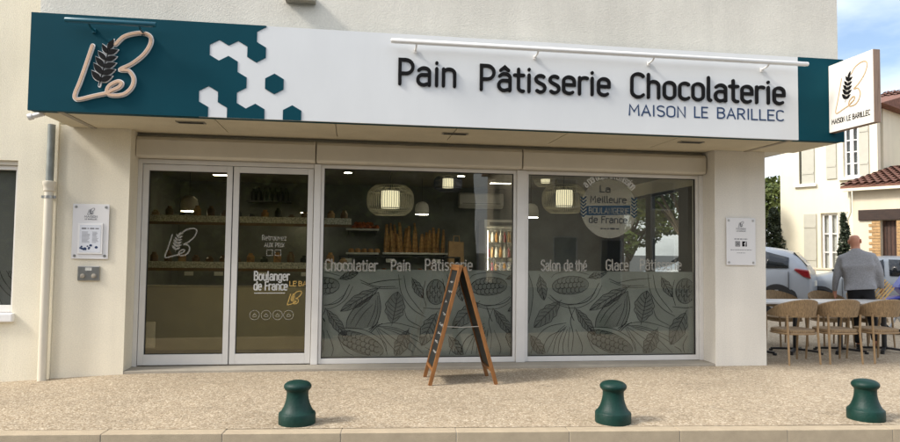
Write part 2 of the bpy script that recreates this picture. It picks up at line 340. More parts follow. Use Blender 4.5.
# ---------------------------------------------------------------- stroke alphabet (cap height 1, x-height .72)
def arc(cx, cy, rx, ry, a0, a1, n=10): return [(cx+rx*math.cos(R(a0+(a1-a0)*i/n)), cy+ry*math.sin(R(a0+(a1-a0)*i/n))) for i in range(n+1)]
XH = .70
def bowl(x0, x1, y0, y1): # closed stadium
    r = (x1-x0)/2; return arc(x0+r, y1-r, r, r, 180, 0, 10)+arc(x0+r, y0+r, r, r, 0, -180, 10)+[(x0, y1-r)]
G = {
 ' ': (.34, []),
 'a': (.56, [[(.07, .60)]+arc(.24, XH-.17, .17, .17, 130, 0)+[(.41, 0)], [(.41, .42), (.22, .42)]+arc(.20, .21, .16, .21, 90, 270, 10)+[(.24, 0), (.41, .07)]]),
 'b': (.56, [[(.05, 1), (.05, 0)], [(.05, .1)]+arc(.23, .18, .18, .18, -120, 0, 8)+arc(.23, XH-.18, .18, .18, 0, 120, 8)+[(.05, XH-.1)]]),
 'c': (.47, [arc(.23, XH-.18, .18, .18, 40, 180, 8)+arc(.23, .18, .18, .18, 180, 320, 8)]),
 'd': (.56, [[(.41, 1), (.41, 0)], [(.41, .1)]+arc(.23, .18, .18, .18, -60, -180, 8)+arc(.23, XH-.18, .18, .18, 180, 60, 8)+[(.41, XH-.1)]]),
 'e': (.54, [[(.05, .37), (.41, .37)]+arc(.23, XH-.18, .18, .18, 0, 180, 10)+arc(.23, .18, .18, .18, 180, 315, 8)]),
 'f': (.36, [[(.14, 0), (.14, .84)]+arc(.28, .84, .14, .16, 180, 90, 5), [(.02, .66), (.30, .66)]]),
 'g': (.56, [bowl(.05, .41, 0.0, XH), [(.41, XH), (.41, -.1)]+arc(.23, -.1, .18, .16, 0, -150, 8)]),
 'h': (.56, [[(.05, 1), (.05, 0)], [(.05, XH-.16)]+arc(.23, XH-.18, .18, .18, 150, 0)+[(.41, 0)]]),
 'i': (.25, [[(.08, XH), (.08, 0)], [(.08, .92), (.08, .935)]]),
 'l': (.27, [[(.06, 1), (.06, .1)]+arc(.15, .1, .09, .1, 180, 265, 5)]),
 'm': (.80, [[(.05, XH), (.05, 0)], [(.05, XH-.15)]+arc(.19, XH-.15, .145, .15, 150, 0, 7)+[(.335, 0)], [(.335, XH-.15)]+arc(.48, XH-.15, .145, .15, 150, 0, 7)+[(.625, 0)]]),
 'n': (.56, [[(.05, XH), (.05, 0)], [(.05, XH-.16)]+arc(.23, XH-.18, .18, .18, 150, 0)+[(.41, 0)]]),
 'o': (.55, [bowl(.05, .42, 0, XH)]),
 'p': (.56, [[(.05, XH), (.05, -.28)], [(.05, .1)]+arc(.23, .18, .18, .18, -120, 0, 8)+arc(.23, XH-.18, .18, .18, 0, 120, 8)+[(.05, XH-.1)]]),
 'r': (.40, [[(.05, XH), (.05, 0)], [(.05, XH-.2)]+arc(.23, XH-.18, .18, .18, 150, 60, 5)]),
 's': (.47, [arc(.21, XH-.155, .15, .155, 40, 230, 9)+arc(.21, .175, .15, .175, 70, -140, 10)]),
 't': (.40, [[(.13, .92), (.13, .14)]+arc(.27, .14, .14, .14, 180, 280, 6), [(.0, XH-.03), (.30, XH-.03)]]),
 'u': (.56, [[(.05, XH), (.05, .18)]+arc(.23, .18, .18, .18, 180, 360)+[(.41, XH)], [(.41, .3), (.41, 0)]]),
 'v': (.50, [[(.03, XH), (.21, 0), (.39, XH)]]),
 'z': (.48, [[(.05, XH), (.38, XH), (.05, 0), (.38, 0)]]),
 "'": (.2, [[(.08, 1), (.06, .82)]]),
 'A': (.62, [[(.02, 0), (.26, 1), (.50, 0)], [(.10, .33), (.42, .33)]]),
 'B': (.60, [[(.05, 0), (.05, 1), (.25, 1)]+arc(.25, .77, .19, .23, 90, -90, 8)+[(.08, .54)], [(.25, .54)]+arc(.26, .27, .20, .27, 90, -90, 8)+[(.05, 0)]]),
 'C': (.58, [arc(.27, .76, .22, .24, 35, 180, 8)+arc(.27, .24, .22, .24, 180, 325, 8)]),
 'D': (.62, [[(.05, 0), (.05, 1), (.22, 1)]+arc(.22, .72, .25, .28, 90, 0, 6)+arc(.22, .28, .25, .28, 0, -90, 6)+[(.05, 0)]]),
 'E': (.54, [[(.43, 1), (.05, 1), (.05, 0), (.43, 0)], [(.05, .52), (.38, .52)]]),
 'F': (.50, [[(.43, 1), (.05, 1), (.05, 0)], [(.05, .52), (.36, .52)]]),
 'G': (.62, [arc(.27, .76, .22, .24, 35, 180, 8)+arc(.27, .24, .22, .24, 180, 360, 8)+[(.49, .46), (.30, .46)]]),
 'I': (.24, [[(.08, 1), (.08, 0)]]),
 'L': (.50, [[(.05, 1), (.05, 0), (.40, 0)]]),
 'M': (.74, [[(.05, 0), (.08, 1), (.32, .35), (.56, 1), (.59, 0)]]),
 'N': (.64, [[(.05, 0), (.05, 1), (.46, 0), (.46, 1)]]),
 'O': (.62, [arc(.27, .76, .22, .24, 180, 0, 10)+arc(.27, .24, .22, .24, 0, -180, 10)+[(.05, .76)]]),
 'P': (.58, [[(.05, 0), (.05, 1), (.24, 1)]+arc(.24, .72, .22, .28, 90, -90, 10)+[(.05, .44)]]),
 'R': (.60, [[(.05, 0), (.05, 1), (.24, 1)]+arc(.24, .74, .20, .26, 90, -90, 10)+[(.08, .48)], [(.24, .48), (.45, 0)]]),
 'S': (.56, [arc(.25, .77, .20, .23, 35, 235, 9)+arc(.25, .26, .20, .26, 65, -145, 10)]),
 'U': (.62, [[(.05, 1), (.05, .22)]+arc(.26, .22, .21, .22, 180, 360, 8)+[(.47, 1)]]),
 'X': (.58, [[(.03, 1), (.46, 0)], [(.46, 1), (.03, 0)]]),
 'T': (.52, [[(.0, 1), (.46, 1)], [(.23, 1), (.23, 0)]]),
}
G['â'] = (.56, G['a'][1]+[[(.10, .84), (.23, .98), (.36, .84)]]); G['é'] = (.54, G['e'][1]+[[(.20, .84), (.32, .98)]]); G['à'] = (.56, G['a'][1]+[[(.14, .98), (.26, .84)]])
def word_w(t): return sum(G[c][0] for c in t)
def lay(t):        # -> list of (char, x offset)
    x = 0; r = []
    for c in t: r.append((c, x)); x += G[c][0]
    return r
def small_print(mb, x0, x1, z, h, Y, seed=1):
    """print too small to read in the photo: broken dashes"""
    rn = random.Random(seed); x = x0
    while x < x1:
        e = min(x1, x+h*rn.uniform(.6, 2.2)); mb.ribbon([(x, z+h*.4), (e, z+h*.4)], h*rn.uniform(.45, .7), (0, .0008), front(Y), caps=False); x = e+h*.45
def write(mb, t, x0, z0, x1, cap, wt, Y, d=(0, .001), plane=None):
    """letters between x0 and x1 on a plane, baseline z0, cap height cap"""
    k = (x1-x0)/(word_w(t)-.12); pl = plane or front(Y); i = 0
    for c, x in lay(t):
        for st in G[c][1]:
            mb.ribbon([(x0+(x+p[0])*k, z0+p[1]*cap) for p in st], wt, (d[0], d[1]+(i % 3)*.0003), pl); i += 1

# ================================================================ the ground
def gz(x, y):      # pavement falls gently at the left end of the shop wall
    k = max(0, -2.45-x)*.052; f = max(0., min(1., (y+2.9)/2.2)); return -.03-k*f
KM = -.0735; KY = -3.127
def yk(x): return KY+KM*x
md = MB(); md.add([(-1500,-1500,-.17),(1500,-1500,-.17),(1500,1500,-.17),(-1500,1500,-.17)], [(0,1,2,3)])
tag(md.build('road', 'asphalt'), kind='structure')
xs = [-14+.25*i for i in range(153)]; rows = [0, .04, .12, .25, .45, .7, 1., 1.4]
md = MB(); nr = len(rows)
for x in xs:
    a, b = yk(x)+.132, 18.
    for r_ in rows:
        y = a+(b-a)*(r_/1.4)**1.0; md.v.append((x, y, gz(x, y)))
for i in range(len(xs)-1):
    for j in range(nr-1): md.f.append((i*nr+j, (i+1)*nr+j, (i+1)*nr+j+1, i*nr+j+1))
pav = tag(md.build('pavement', 'aggregate', smooth=True), kind='structure')
kb = thing('kerb', None, None, (0, KY, -.03)); kb['kind'] = 'structure'
ln = .915; mb = MB(); mb.box(.0006, ln-.0006, 0, .15, -.16, -.0015)
ks0 = None
ang = math.atan(KM); t_ = Vector((math.cos(ang), math.sin(ang), 0))
for k in range(-13, 14):
    if ks0 is None:
        ORG['__'] = (0,0,0); ks0 = mb.build('kerb_stone', 'kerb_stone', bevel=.006); o = ks0
        MBm = ks0.modifiers['bevel']; MBm.segments = 3
    else: o = ks0.copy(); COL.objects.link(o)
    s_ = (-.05+.915*k)/math.cos(ang)*1.0
    o.parent = kb; o.location = (t_.x*s_*1.0, t_.y*s_, random.uniform(-.003, 0)); o.rotation_euler = (0, 0, ang+random.uniform(-.002, .002))
# mortar bed under and between the stones
mb = MB(); p0 = Vector((-14, yk(-14)+.003, 0)); p1 = Vector((10, yk(10)+.003, 0))
mb.hexa([(p0.x, p0.y, -.3), (p1.x, p1.y, -.3), (p1.x, p1.y+.13, -.3), (p0.x, p0.y+.13, -.3)], [(p0.x, p0.y, -.038), (p1.x, p1.y, -.038), (p1.x, p1.y+.13, -.038), (p0.x, p0.y+.13, -.038)])
mb.build('mortar_bed', 'concrete', kb)

# ================================================================ bakery building
bk = thing('bakery_building', 'cream rendered bakery with glazed shopfront set back under its upper floor', 'building', (1.3, -.35, -.03))
SOF = 2.79; UY = -1.2; XL, XR = -3.21, 5.85
MB().box(XL, XR, UY, 5.2, SOF+.02, 8.5).build('upper_wall', 'render_upper', bk)
MB().box(-3.32, -2.55, -.35, .3, -.4, SOF+.02).build('shop_wall', 'render_shop', bk)
MB().box(4.71, 5.43, -.35, .25, -.4, SOF+.02).build('corner_pillar', 'pillar_paint', bk, bevel=.008)
MB().box(-2.55, 4.71, -.02, .28, 2.485, SOF+.02).build('lintel', 'render_shop', bk)
a = aty(286, 3, UY); b = aty(316, 3, UY)
MB().box(a[0], b[0], UY-.12, UY, a[2]-.0, a[2]+.07).build('window_sill', 'concrete', bk, bevel=.006)
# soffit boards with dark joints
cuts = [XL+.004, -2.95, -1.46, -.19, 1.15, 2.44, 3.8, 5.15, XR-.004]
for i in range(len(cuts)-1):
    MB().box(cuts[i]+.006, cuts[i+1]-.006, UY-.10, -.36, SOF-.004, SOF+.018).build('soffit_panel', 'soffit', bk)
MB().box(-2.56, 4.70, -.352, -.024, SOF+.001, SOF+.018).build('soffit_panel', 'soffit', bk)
for i, x in enumerate((-2.95, 5.15)):     # movement joints with a raised cover strip
    MB().box(x-.03, x+.03, UY-.08, -.355, SOF-.012, SOF-.0045).build('joint_cover', 'concrete', bk)
for (p, q, y) in ((179, 203, 121.7), (443, 467, 133), (678, 704, 141.5)):
    a = atz(p, y, SOF); b = atz(q, y, SOF); f_ = MB()
    cx = (a[0]+b[0])/2; cy = (a[1]+b[1])/2
    fx = MB().box(cx-.15, cx+.15, cy-.055, cy+.055, SOF-.014, SOF-.005).build('soffit_light', 'steel', bk)
    MB().box(cx-.13, cx+.13, cy-.038, cy+.038, SOF-.0165, SOF-.0145).build('lens', 'gasket', fx)
# roller shutter boxes
for (x0, x1) in ((-2.545, -.455), (-.44, 2.16), (2.175, 4.69)):
    m_ = MB(); pr = [(-.02, 2.49), (-.15, 2.49), (-.178, 2.515), (-.18, 2.70), (-.15, 2.74), (-.02, 2.74)]
    m_.prism([(x0, y, z) for y, z in pr], (x1-x0, 0, 0)); bx_ = m_.build('shutter_box', 'shutter_box', bk, bevel=.006)
# threshold slab
MB().box(-2.55, 4.71, -.345, .1, -.2, 0.0).build('threshold', 'concrete', bk, bevel=.006)
# interior shell
MB().box(-3.27, 5.3, .101, 4.95, -.2, -.003).build('shop_floor', 'int_floor', bk)
MB().box(-3.27, 5.3, .301, 4.95, 2.72, 2.80).build('shop_ceiling', 'int_ceiling', bk)
MB().box(-3.4, 5.43, 4.951, 5.15, -.2, 2.80).build('back_wall', 'int_wall', bk)
MB().box(-3.42, -3.27, .301, 4.95, -.2, 2.80).build('partition', 'int_wall', bk)
# side wall towards the terrace: low plinth, head and mullions, glazed between
sw = MB(); sw.box(5.3, 5.43, .25, 4.95, -.4, .35); sw.box(5.3, 5.43, .25, 4.95, 2.5, 2.81); sw.build('side_wall', 'render_shop', bk)
ms = [.25, 1.84, 2.9, 3.1, 4.3, 4.95]
for i in range(0, len(ms), 2): MB().box(5.32, 5.41, ms[i], ms[i+1], .35, 2.5).build('side_mullion', 'int_dark', bk)
for i in range(1, len(ms)-1, 2):
    sp = MB().box(5.345, 5.385, ms[i], ms[i+1], .35, .40).box(5.345, 5.385, ms[i], ms[i+1], 2.45, 2.5).build('side_window', 'int_dark', bk)
    MB().box(5.36, 5.37, ms[i], ms[i+1], .40, 2.45).build('pane', 'glass_side', sp)

# ---- doors
GY = .01
def rect_frame(x0, x1, z0, z1, st, top, bot, y0, y1):
    return MB().box(x0, x0+st, y0, y1, z0, z1).box(x1-st, x1, y0, y1, z0, z1).box(x0+st, x1-st, y0, y1, z1-top, z1).box(x0+st, x1-st, y0, y1, z0, z0+bot)
jm = MB().box(-2.55, -2.50, -.05, .08, 0, 2.485).box(-2.50, -.47, -.05, .08, 2.43, 2.485).build('door_frame', 'frame_alu', bk, bevel=.004)
doors = []
for (x0, x1) in ((-2.495, -1.452), (-1.440, -.475)):
    d_ = rect_frame(x0, x1, .012, 2.425, .068, .075, .125, -.035, .035).build('door', 'frame_alu', bk, bevel=.004); doors.append(d_)
    MB().box(x0+.068, x1-.068, .004, .012, .137, 2.35).build('pane', 'glass_door', d_)
    gk = rect_frame(x0+.066, x1-.066, .135, 2.352, .008, .008, .008, -.012, .02).build('gasket', 'gasket', d_)
MB().box(-1.4535, -1.4385, -.03, .03, .02, 2.425).build('door_seal', 'gasket', bk)
# posts between door and windows
MB().box(-.468, -.385, -.055, .08, 0, 2.485).build('post', 'frame_white', bk, bevel=.006)
MB().box(2.125, 2.245, -.055, .08, 0, 2.485).build('post', 'frame_white', bk, bevel=.006)
MB().box(4.655, 4.71, -.055, .08, 0, 2.485).build('post', 'frame_white', bk, bevel=.006)
# ---- windows
FT = 1.175
wins = []
for (x0, x1) in ((-.383, 2.123), (2.247, 4.653)):
    w_ = rect_frame(x0, x1, 0.003, 2.482, .038, .045, .065, -.03, .05).build('window', 'frame_white', bk, bevel=.004); wins.append((w_, x0+.038, x1-.038))
    MB().box(x0+.038, x1-.038, .006, .014, .068, 2.437).build('pane', 'glass', w_)
    rect_frame(x0+.036, x1-.036, .066, 2.439, .010, .010, .010, -.008, .02).build('gasket', 'gasket', w_)
    MB().box(x0+.046, x1-.046, .034, .0352, .078, FT).build('film', 'film', w_)
# ---- line drawing of cocoa pods and leaves printed on the film
def clip(poly, f):
    o = []
    for i in range(len(poly)):
        a, b = poly[i], poly[(i+1) % len(poly)]; fa, fb = f(a), f(b)
        if fa >= 0: o.append(a)
        if fa*fb < 0: t = fa/(fa-fb); o.append((a[0]+(b[0]-a[0])*t, a[1]+(b[1]-a[1])*t))
    return o
class Draw:
    def __init__(s, x0, x1, z0, z1): s.b = (x0, x1, z0, z1); s.mb = MB(); s.k = 0; s.fills = MB(); s.j = 0
    def fill(s, poly):
        x0, x1, z0, z1 = s.b
        for f in (lambda q: q[0]-x0, lambda q: x1-q[0], lambda q: q[1]-z0, lambda q: z1-q[1]): poly = clip(poly, f) if len(poly) > 2 else []
        if len(poly) > 2: s.fills.prism2(poly, (0, .0003+.00012*(s.j % 16)), front(.0335)); s.j += 1
    def line(s, pts, w=.006):
        x0, x1, z0, z1 = s.b; run = []
        pp = []
        for i in range(len(pts)-1):           # densify
            a, b = Vector(pts[i]), Vector(pts[i+1]); n = max(1, int((b-a).length/.04))
            pp += [a.lerp(b, j/n) for j in range(n)]
        pp.append(Vector(pts[-1]))
        m = w/2
        for p in pp+[None]:
            if p is not None and x0+m < p.x < x1-m and z0+m < p.y < z1-m: run.append(p)
            else:
                if len(run) > 1:
                    ws = [w*(.45+.75*math.sin(math.pi*(.12+.76*i/(len(run)-1)))) for i in range(len(run))]
                    s.mb.ribbon(run, ws, (0, .0006+.0002*(s.k % 12)), front(.031), caps=False); s.k += 1
                run = []
    def curve(s, ctrl, w=.006, n=10):
        c = [Vector(p) for p in ctrl]; c = [c[0]*2-c[1]]+c+[c[-1]*2-c[-2]]; o = []
        for i in range(1, len(c)-2):
            for j in range(n):
                t = j/n; o.append(.5*((2*c[i])+(c[i+1]-c[i-1])*t+(2*c[i-1]-5*c[i]+4*c[i+1]-c[i+2])*t*t+(3*c[i]-c[i-1]-3*c[i+1]+c[i+2])*t**3))
        o.append(c[-2]); s.line(o, w)
def motif(D, M, f=1.0):
    """M maps drawing-board units (about 1/4.65 px) to window metres"""
    def leaf(a, b, wd, nv=6, lw=.0065):
        a, b = Vector(a), Vector(b); d = b-a; n = Vector((-d.y, d.x)).normalized()
        for sg in (-1, 1):
            D.curve([M(a+d*t+n*sg*wd*math.sin(math.pi*t)**.8*(1+.10*math.sin(t*24))) for t in [i/9 for i in range(10)]], lw, 4)
        D.fill([M(a+d*t+n*wd*.96*math.sin(math.pi*t)**.8) for t in [i/9 for i in range(10)]]+[M(a+d*t-n*wd*.96*math.sin(math.pi*t)**.8) for t in [i/9 for i in range(8, 0, -1)]])
        D.curve([M(a-d*.08), M(a+d*.5+n*wd*.06), M(b)], lw)
        for i in range(1, nv+1):
            t = i/(nv+1.2)
            for sg in (-1, 1):
                e = a+d*min(.98, t+.16)+n*sg*wd*.86*math.sin(math.pi*min(.98, t+.14)); D.curve([M(a+d*t), M((a+d*t).lerp(e, .5)-d*.02), M(e)], lw*.75, 4)
    def pod(c, rx, ry, an, nb=7, rowsn=3, lw=.007):
        c = Vector(c); ca, sa = math.cos(R(an)), math.sin(R(an))
        tr = lambda u, v: M(Vector((c.x+u*ca-v*sa, c.y+u*sa+v*ca)))
        D.fill([tr(rx*.98*math.cos(t), ry*.98*math.sin(t)) for t in [2*math.pi*i/18 for i in range(18)]])
        D.curve([tr(rx*math.cos(t), ry*math.sin(t)) for t in [2*math.pi*i/18 for i in range(19)]], lw, 3)
        for j in range(rowsn):
            for i in range(nb):
                u = (-.8+1.6*(i+.5*(j % 2))/nb)*rx; v = (-.55+1.1*j/max(1, rowsn-1))*ry
                if (u/rx)**2+(v/ry)**2 < .82:
                    D.curve([tr(u+rx*.13*math.cos(t), v+ry*.30*math.sin(t)) for t in [.3+1.5*math.pi*q/6 for q in range(7)]], lw*.75, 3)
    pod((215, 95), 85, 42, -4, 7); D.curve([M(p) for p in [(118, 140), (160, 172), (220, 184), (300, 165), (348, 85)]], .008); D.curve([M(p) for p in [(110, 150), (170, 190), (250, 200), (325, 160), (362, 95)]], .005)
    D.curve([M(p) for p in [(125, 150), (175, 185), (255, 178), (330, 130)]], .004)
    leaf((165, 172), (45, 292), 34); leaf((72, 52), (92, 165), 22, 5); leaf((482, 104), (303, 212), 26, 6)
    D.curve([M(p) for p in [(330, 292), (338, 245), (375, 190), (430, 150), (482, 122)]], .008); D.curve([M(p) for p in [(482, 122), (492, 190), (484, 240), (468, 280)]], .008)
    D.curve([M(p) for p in [(470, 160), (462, 210), (430, 285)]], .005); D.curve([M(p) for p in [(478, 140), (476, 220), (452, 285)]], .005)
    leaf((545, 268), (572, 120), 44, 7)
    for q in ([(470, 276), (560, 266), (680, 296)], [(470, 280), (560, 290), (690, 340)], [(474, 286), (540, 330), (640, 400)], [(478, 292), (520, 350), (590, 430)], [(470, 290), (500, 350), (530, 430)], [(476, 282), (580, 305), (700, 372)]):
        D.curve([M(p) for p in q], .005)
    for q in ([(440, 306), (462, 282), (480, 262)], [(446, 312), (470, 286), (500, 268)], [(436, 296), (470, 276)]): D.curve([M(p) for p in q], .009)
    pod((400, 362), 112, 44, 22, 8); D.curve([M(p) for p in [(290, 300), (330, 290), (420, 300), (505, 352), (520, 400)]], .006); D.curve([M(p) for p in [(292, 330), (330, 400), (420, 432), (500, 420)]], .006)
    leaf((752, 222), (682, 372), 36, 6); pod((750, 122), 44, 58, 0, 3, 4)
    for q in ([(575, 40), (590, 130), (640, 200), (702, 240)], [(600, 45), (620, 130), (690, 222)], [(700, 70), (690, 130), (705, 190)], [(690, 195), (760, 200), (800, 190)], [(395, 65), (470, 95), (560, 96)], [(430, 85), (500, 70), (590, 62)], [(400, 78), (480, 104), (575, 104)]):
        D.curve([M(p) for p in q], .006)
    leaf((620, 300), (560, 425), 30, 6); leaf((30, 330), (95, 430), 24, 5); leaf((640, 60), (690, 150), 20, 5); leaf((300, 60), (388, 30), 16, 5)
    D.fill([M(p) for p in [(330, 292), (338, 245), (375, 190), (430, 150), (482, 122), (492, 190), (484, 240), (468, 280), (400, 296)]])
    for q in ([(190, 280), (150, 320), (100, 420)], [(196, 285), (165, 350), (155, 430)], [(212, 290), (205, 360), (208, 430)], [(505, 290), (600, 330), (690, 410)], [(350, 270), (385, 215), (440, 165)], [(372, 285), (410, 225), (455, 180)], [(125, 60), (150, 40), (230, 30), (300, 45)], [(600, 200), (620, 250), (680, 285)]): D.curve([M(p) for p in q], .005)
    leaf((240, 205), (330, 330), 22, 7); D.curve([M(p) for p in [(235, 200), (215, 260), (228, 330), (215, 440)]], .006); D.curve([M(p) for p in [(205, 190), (222, 240), (232, 260)]], .009)
    for q in ([(195, 270), (110, 290), (55, 345), (25, 430)], [(190, 290), (150, 340), (130, 430)], [(188, 300), (110, 340), (75, 430)], [(200, 300), (180, 370), (185, 430)], [(240, 300), (270, 380), (260, 430)], [(20, 40), (40, 120), (30, 220), (10, 300)], [(0, 60), (14, 160), (0, 260)], [(700, 380), (730, 400), (735, 440)], [(760, 330), (740, 380), (760, 440)]):
        D.curve([M(p) for p in q], .006)
for k, (w_, x0, x1) in enumerate(wins):
    D = Draw(x0+.012, x1-.012, .085, FT-.004)
    def M_(off):
        def f(p):
            q = aty(525+off+p[0]/4.65, 265+p[1]/4.65, 0.) if k else aty(275+off+p[0]/4.65, 266+p[1]/4.65, 0.); return (q[0], q[2])
        return f
    if k: motif(D, M_(0))
    else: motif(D, M_(0)); motif(D, M_(168))
    D.mb.build('cocoa_drawing', 'film_line', w_); D.fills.build('cocoa_tone', 'film_tone', w_)
# lettering on the panes
def wl(words, w_, Y=.0025):
    for (t, p0, p1, py) in words:
        m_ = MB(); a = aty(p0, py, 0.); b = aty(p1, py, 0.); write(m_, t, a[0], a[2], b[0], .135, .021, Y); m_.build('lettering', 'decal_faint', w_)
wl([('Chocolatier', 325, 377, 270.5), ('Pain', 391, 410, 270.5), ('Pâtisserie', 425, 472, 270.0), ('Glace', 486, 511, 269.5)], wins[0][0])
wl([('Salon', 541, 560, 270.5), ('de', 564, 572.5, 270.5), ('thé', 575.5, 586.5, 270.5), ('Glace', 606, 628, 270.0), ('Pâtisserie', 640, 681, 269.5)], wins[1][0])
# round sticker on the right window
w2 = wins[1][0]; c = aty(609, 208.7, 0.); e = aty(637, 208.7, 0.); rr = e[0]-c[0]; Y0 = .004
MB().prism2([(c[0]+rr*math.cos(2*math.pi*i/48), c[2]+rr*math.sin(2*math.pi*i/48)) for i in range(48)], (0, .0006), front(Y0)).build('round_sticker', 'decal_disc', w2)
m_ = MB()
for (t, x0, x1, z, cap, wt) in (('La', -.13, .02, .22, .085, .013), ('Meilleure', -.26, .24, .08, .085, .013), ('de France', -.28, .25, -.19, .085, .013)):
    m_ = MB(); write(m_, t, c[0]+x0, c[2]+z, c[0]+x1, cap, wt, Y0-.0012); m_.build('sticker_text', 'decal_dark', w2)
m_ = MB(); small_print(m_, c[0]-.12, c[0]+.14, c[2]-.28, .032, Y0-.0012, 4); m_.build('sticker_small_print', 'decal_dark', w2)
MB().prism2([(c[0]-.31, c[2]-.095), (c[0]+.30, c[2]-.075), (c[0]+.30, c[2]+.05), (c[0]-.31, c[2]+.03)], (0, .0006), front(Y0-.001)).build('sticker_band', 'decal_blue', w2)
m_ = MB(); write(m_, 'BOULANGERIE', c[0]-.28, c[2]-.065, c[0]+.28, .075, .010, Y0-.0025); m_.build('sticker_text', 'decal_disc', w2)
for sx in (-1, 1):
    m_ = MB()
    for i in range(6):
        t = -40+i*18; q = (c[0]+sx*.355, c[2]-.11+i*.045)
        for s2 in (-1, 1): m_.ribbon([q, (q[0]+s2*.035, q[1]+.035)], .018, (0, .0006+.0002*i), front(Y0-.001))
    m_.build('sticker_laurel', 'decal_blue', w2)
m_ = MB(); tx = "a participé à l'émission"; tot = word_w(tx); R1 = rr*1.04
for ch, x in lay(tx):
    th = R(138-(x+.25)/tot*100)
    for i, st in enumerate(G[ch][1]):
        pts = []
        for p in st:
            u = (p[0]-.25)*.085; v = p[1]*.10; pts.append((c[0]+(R1+v)*math.cos(th)+u*math.sin(th), c[2]+(R1+v)*math.sin(th)-u*math.cos(th)))
        m_.ribbon(pts, .016, (0, .0006+.0003*i), front(Y0))
m_.build('sticker_arc_text', 'decal_white', w2)

# ---- logo strokes (letter L, flourish B with loop, ear of wheat)
def lc(p): q = aty(70+p[0]/4.65, 20+p[1]/4.65, -1.36); return Vector((q[0], q[2]))
def cat(ctrl, n=10):
    c = [Vector(p) for p in ctrl]; c = [c[0]*2-c[1]]+c+[c[-1]*2-c[-2]]; o = []
    for i in range(1, len(c)-2):
        for j in range(n):
            t = j/n; o.append(.5*((2*c[i])+(c[i+1]-c[i-1])*t+(2*c[i-1]-5*c[i]+4*c[i+1]-c[i+2])*t*t+(3*c[i]-c[i-1]-3*c[i+1]+c[i+2])*t**3))
    o.append(c[-2]); return o
LOGO = [cat([lc(p) for p in [(107, 120), (80, 200), (50, 285), (26, 345), (30, 368), (56, 368), (110, 355), (172, 342)]]),
        cat([lc(p) for p in [(212, 116), (255, 78), (320, 62), (368, 72), (378, 105), (348, 158), (290, 205), (236, 232), (275, 238), (298, 272), (290, 312), (255, 345), (205, 352), (175, 340), (185, 308), (222, 288), (242, 294), (230, 314), (196, 330), (178, 340)]])]
def almond(a, b, wd, n=6):
    d = b-a; nn = Vector((-d.y, d.x)).normalized()*wd
    return [a+d*(i/n)+nn*math.sin(math.pi*(i/n)**.8) for i in range(n+1)]+[a+d*(i/n)-nn*math.sin(math.pi*(i/n)**.8) for i in range(n-1, 0, -1)]
WL = []
bs = [(144, 285), (152, 252), (160, 220), (168, 188), (176, 158)]
for b_, l_, r_ in zip(bs, [(103, 236), (113, 202), (122, 172), (134, 146), (154, 114)], [(199, 262), (212, 232), (216, 202), (220, 172), (226, 140)]):
    WL += [(lc(b_), lc(l_)), (lc(b_), lc(r_))]
WL.append((lc((180, 140)), lc((206, 92))))
SPINE = cat([lc((138, 308)), lc((150, 260)), lc((170, 190)), lc((192, 118))])
allp = [p for s_ in LOGO for p in s_]; LCX = (min(p.x for p in allp)+max(p.x for p in allp))/2; LCZ = (min(p.y for p in allp)+max(p.y for p in allp))/2; LH = max(p.y for p in allp)-min(p.y for p in allp)
def logo(parent, plane, cx, cz, h, w1, mats, outline=0., d0=0., lift=.004, both=True):
    k = h/LH; T = lambda p: ((p.x-LCX)*k+cx, (p.y-LCZ)*k+cz)
    if outline:
        m_ = MB()
        for i, s_ in enumerate(LOGO): m_.ribbon([T(p) for p in s_], w1+outline, (d0, d0+lift+i*.0004), plane)
        for i, (a, b) in enumerate(WL):
            e = (b-a).normalized()*outline/2/k; m_.prism2([T(p) for p in almond(a-e, b+e, (b-a).length*.22+outline*.4/k)], (d0, d0+lift+.001+i*.0003), plane)
        m_.ribbon([T(p) for p in SPINE], outline*1.4, (d0, d0+lift+.0008), plane); m_.build('logo_backing', mats[2], parent); d0 += lift+.005
    m_ = MB()
    for i, s_ in enumerate(LOGO): m_.ribbon([T(p) for p in s_], w1, (d0, d0+lift+i*.0004), plane)
    m_.build('logo_monogram', mats[0], parent)
    m_ = MB()
    for i, (a, b) in enumerate(WL): m_.prism2([T(p) for p in almond(a, b, (b-a).length*.22)], (d0, d0+lift+i*.0003), plane)
    m_.ribbon([T(p) for p in SPINE], max(w1*.25, .004), (d0, d0+lift+.001), plane); m_.build('logo_wheat', mats[1], parent)

# door decals
d1, d2 = doors
q = aty(181, 243, 0.); logo(d1, front(.001), q[0], q[2], .36, .016, ('decal_faint', 'decal_faint'), lift=.0008)
q = aty(294.5, 298, 0.); logo(d2, front(.001), q[0], q[2], .17, .011, ('decal_gold', 'decal_gold'), lift=.0008)
m_ = MB(); q = aty(254, 280.5, 0.); q2 = aty(289, 280.5, 0.)
write(m_, 'Boulanger', q[0], q[2]+.005, q2[0], .105, .017, .001); m_.build('lettering', 'decal_white', d2); m_ = MB(); write(m_, 'de France', q[0], q[2]-.115, q2[0]-.02, .10, .017, .001); m_.build('lettering', 'decal_white', d2); m_ = MB()
m_.ribbon([(q[0]+.01, q[2]-.155), (q2[0]-.05, q[2]-.152)], .010, (0, .001), front(.001)); m_.build('underline', 'decal_white', d2)
m_ = MB(); q = aty(286, 287, 0.); q2 = aty(308, 285, 0.); write(m_, 'LE', q[0]+.04, q[2]+.015, q[0]+.12, .055, .011, .001); m_.build('lettering', 'decal_gold', d2); m_ = MB(); write(m_, 'BA', q[0]+.15, q[2]+.015, q2[0]-.02, .055, .011, .001); m_.build('lettering', 'decal_gold', d2)
m_ = MB()
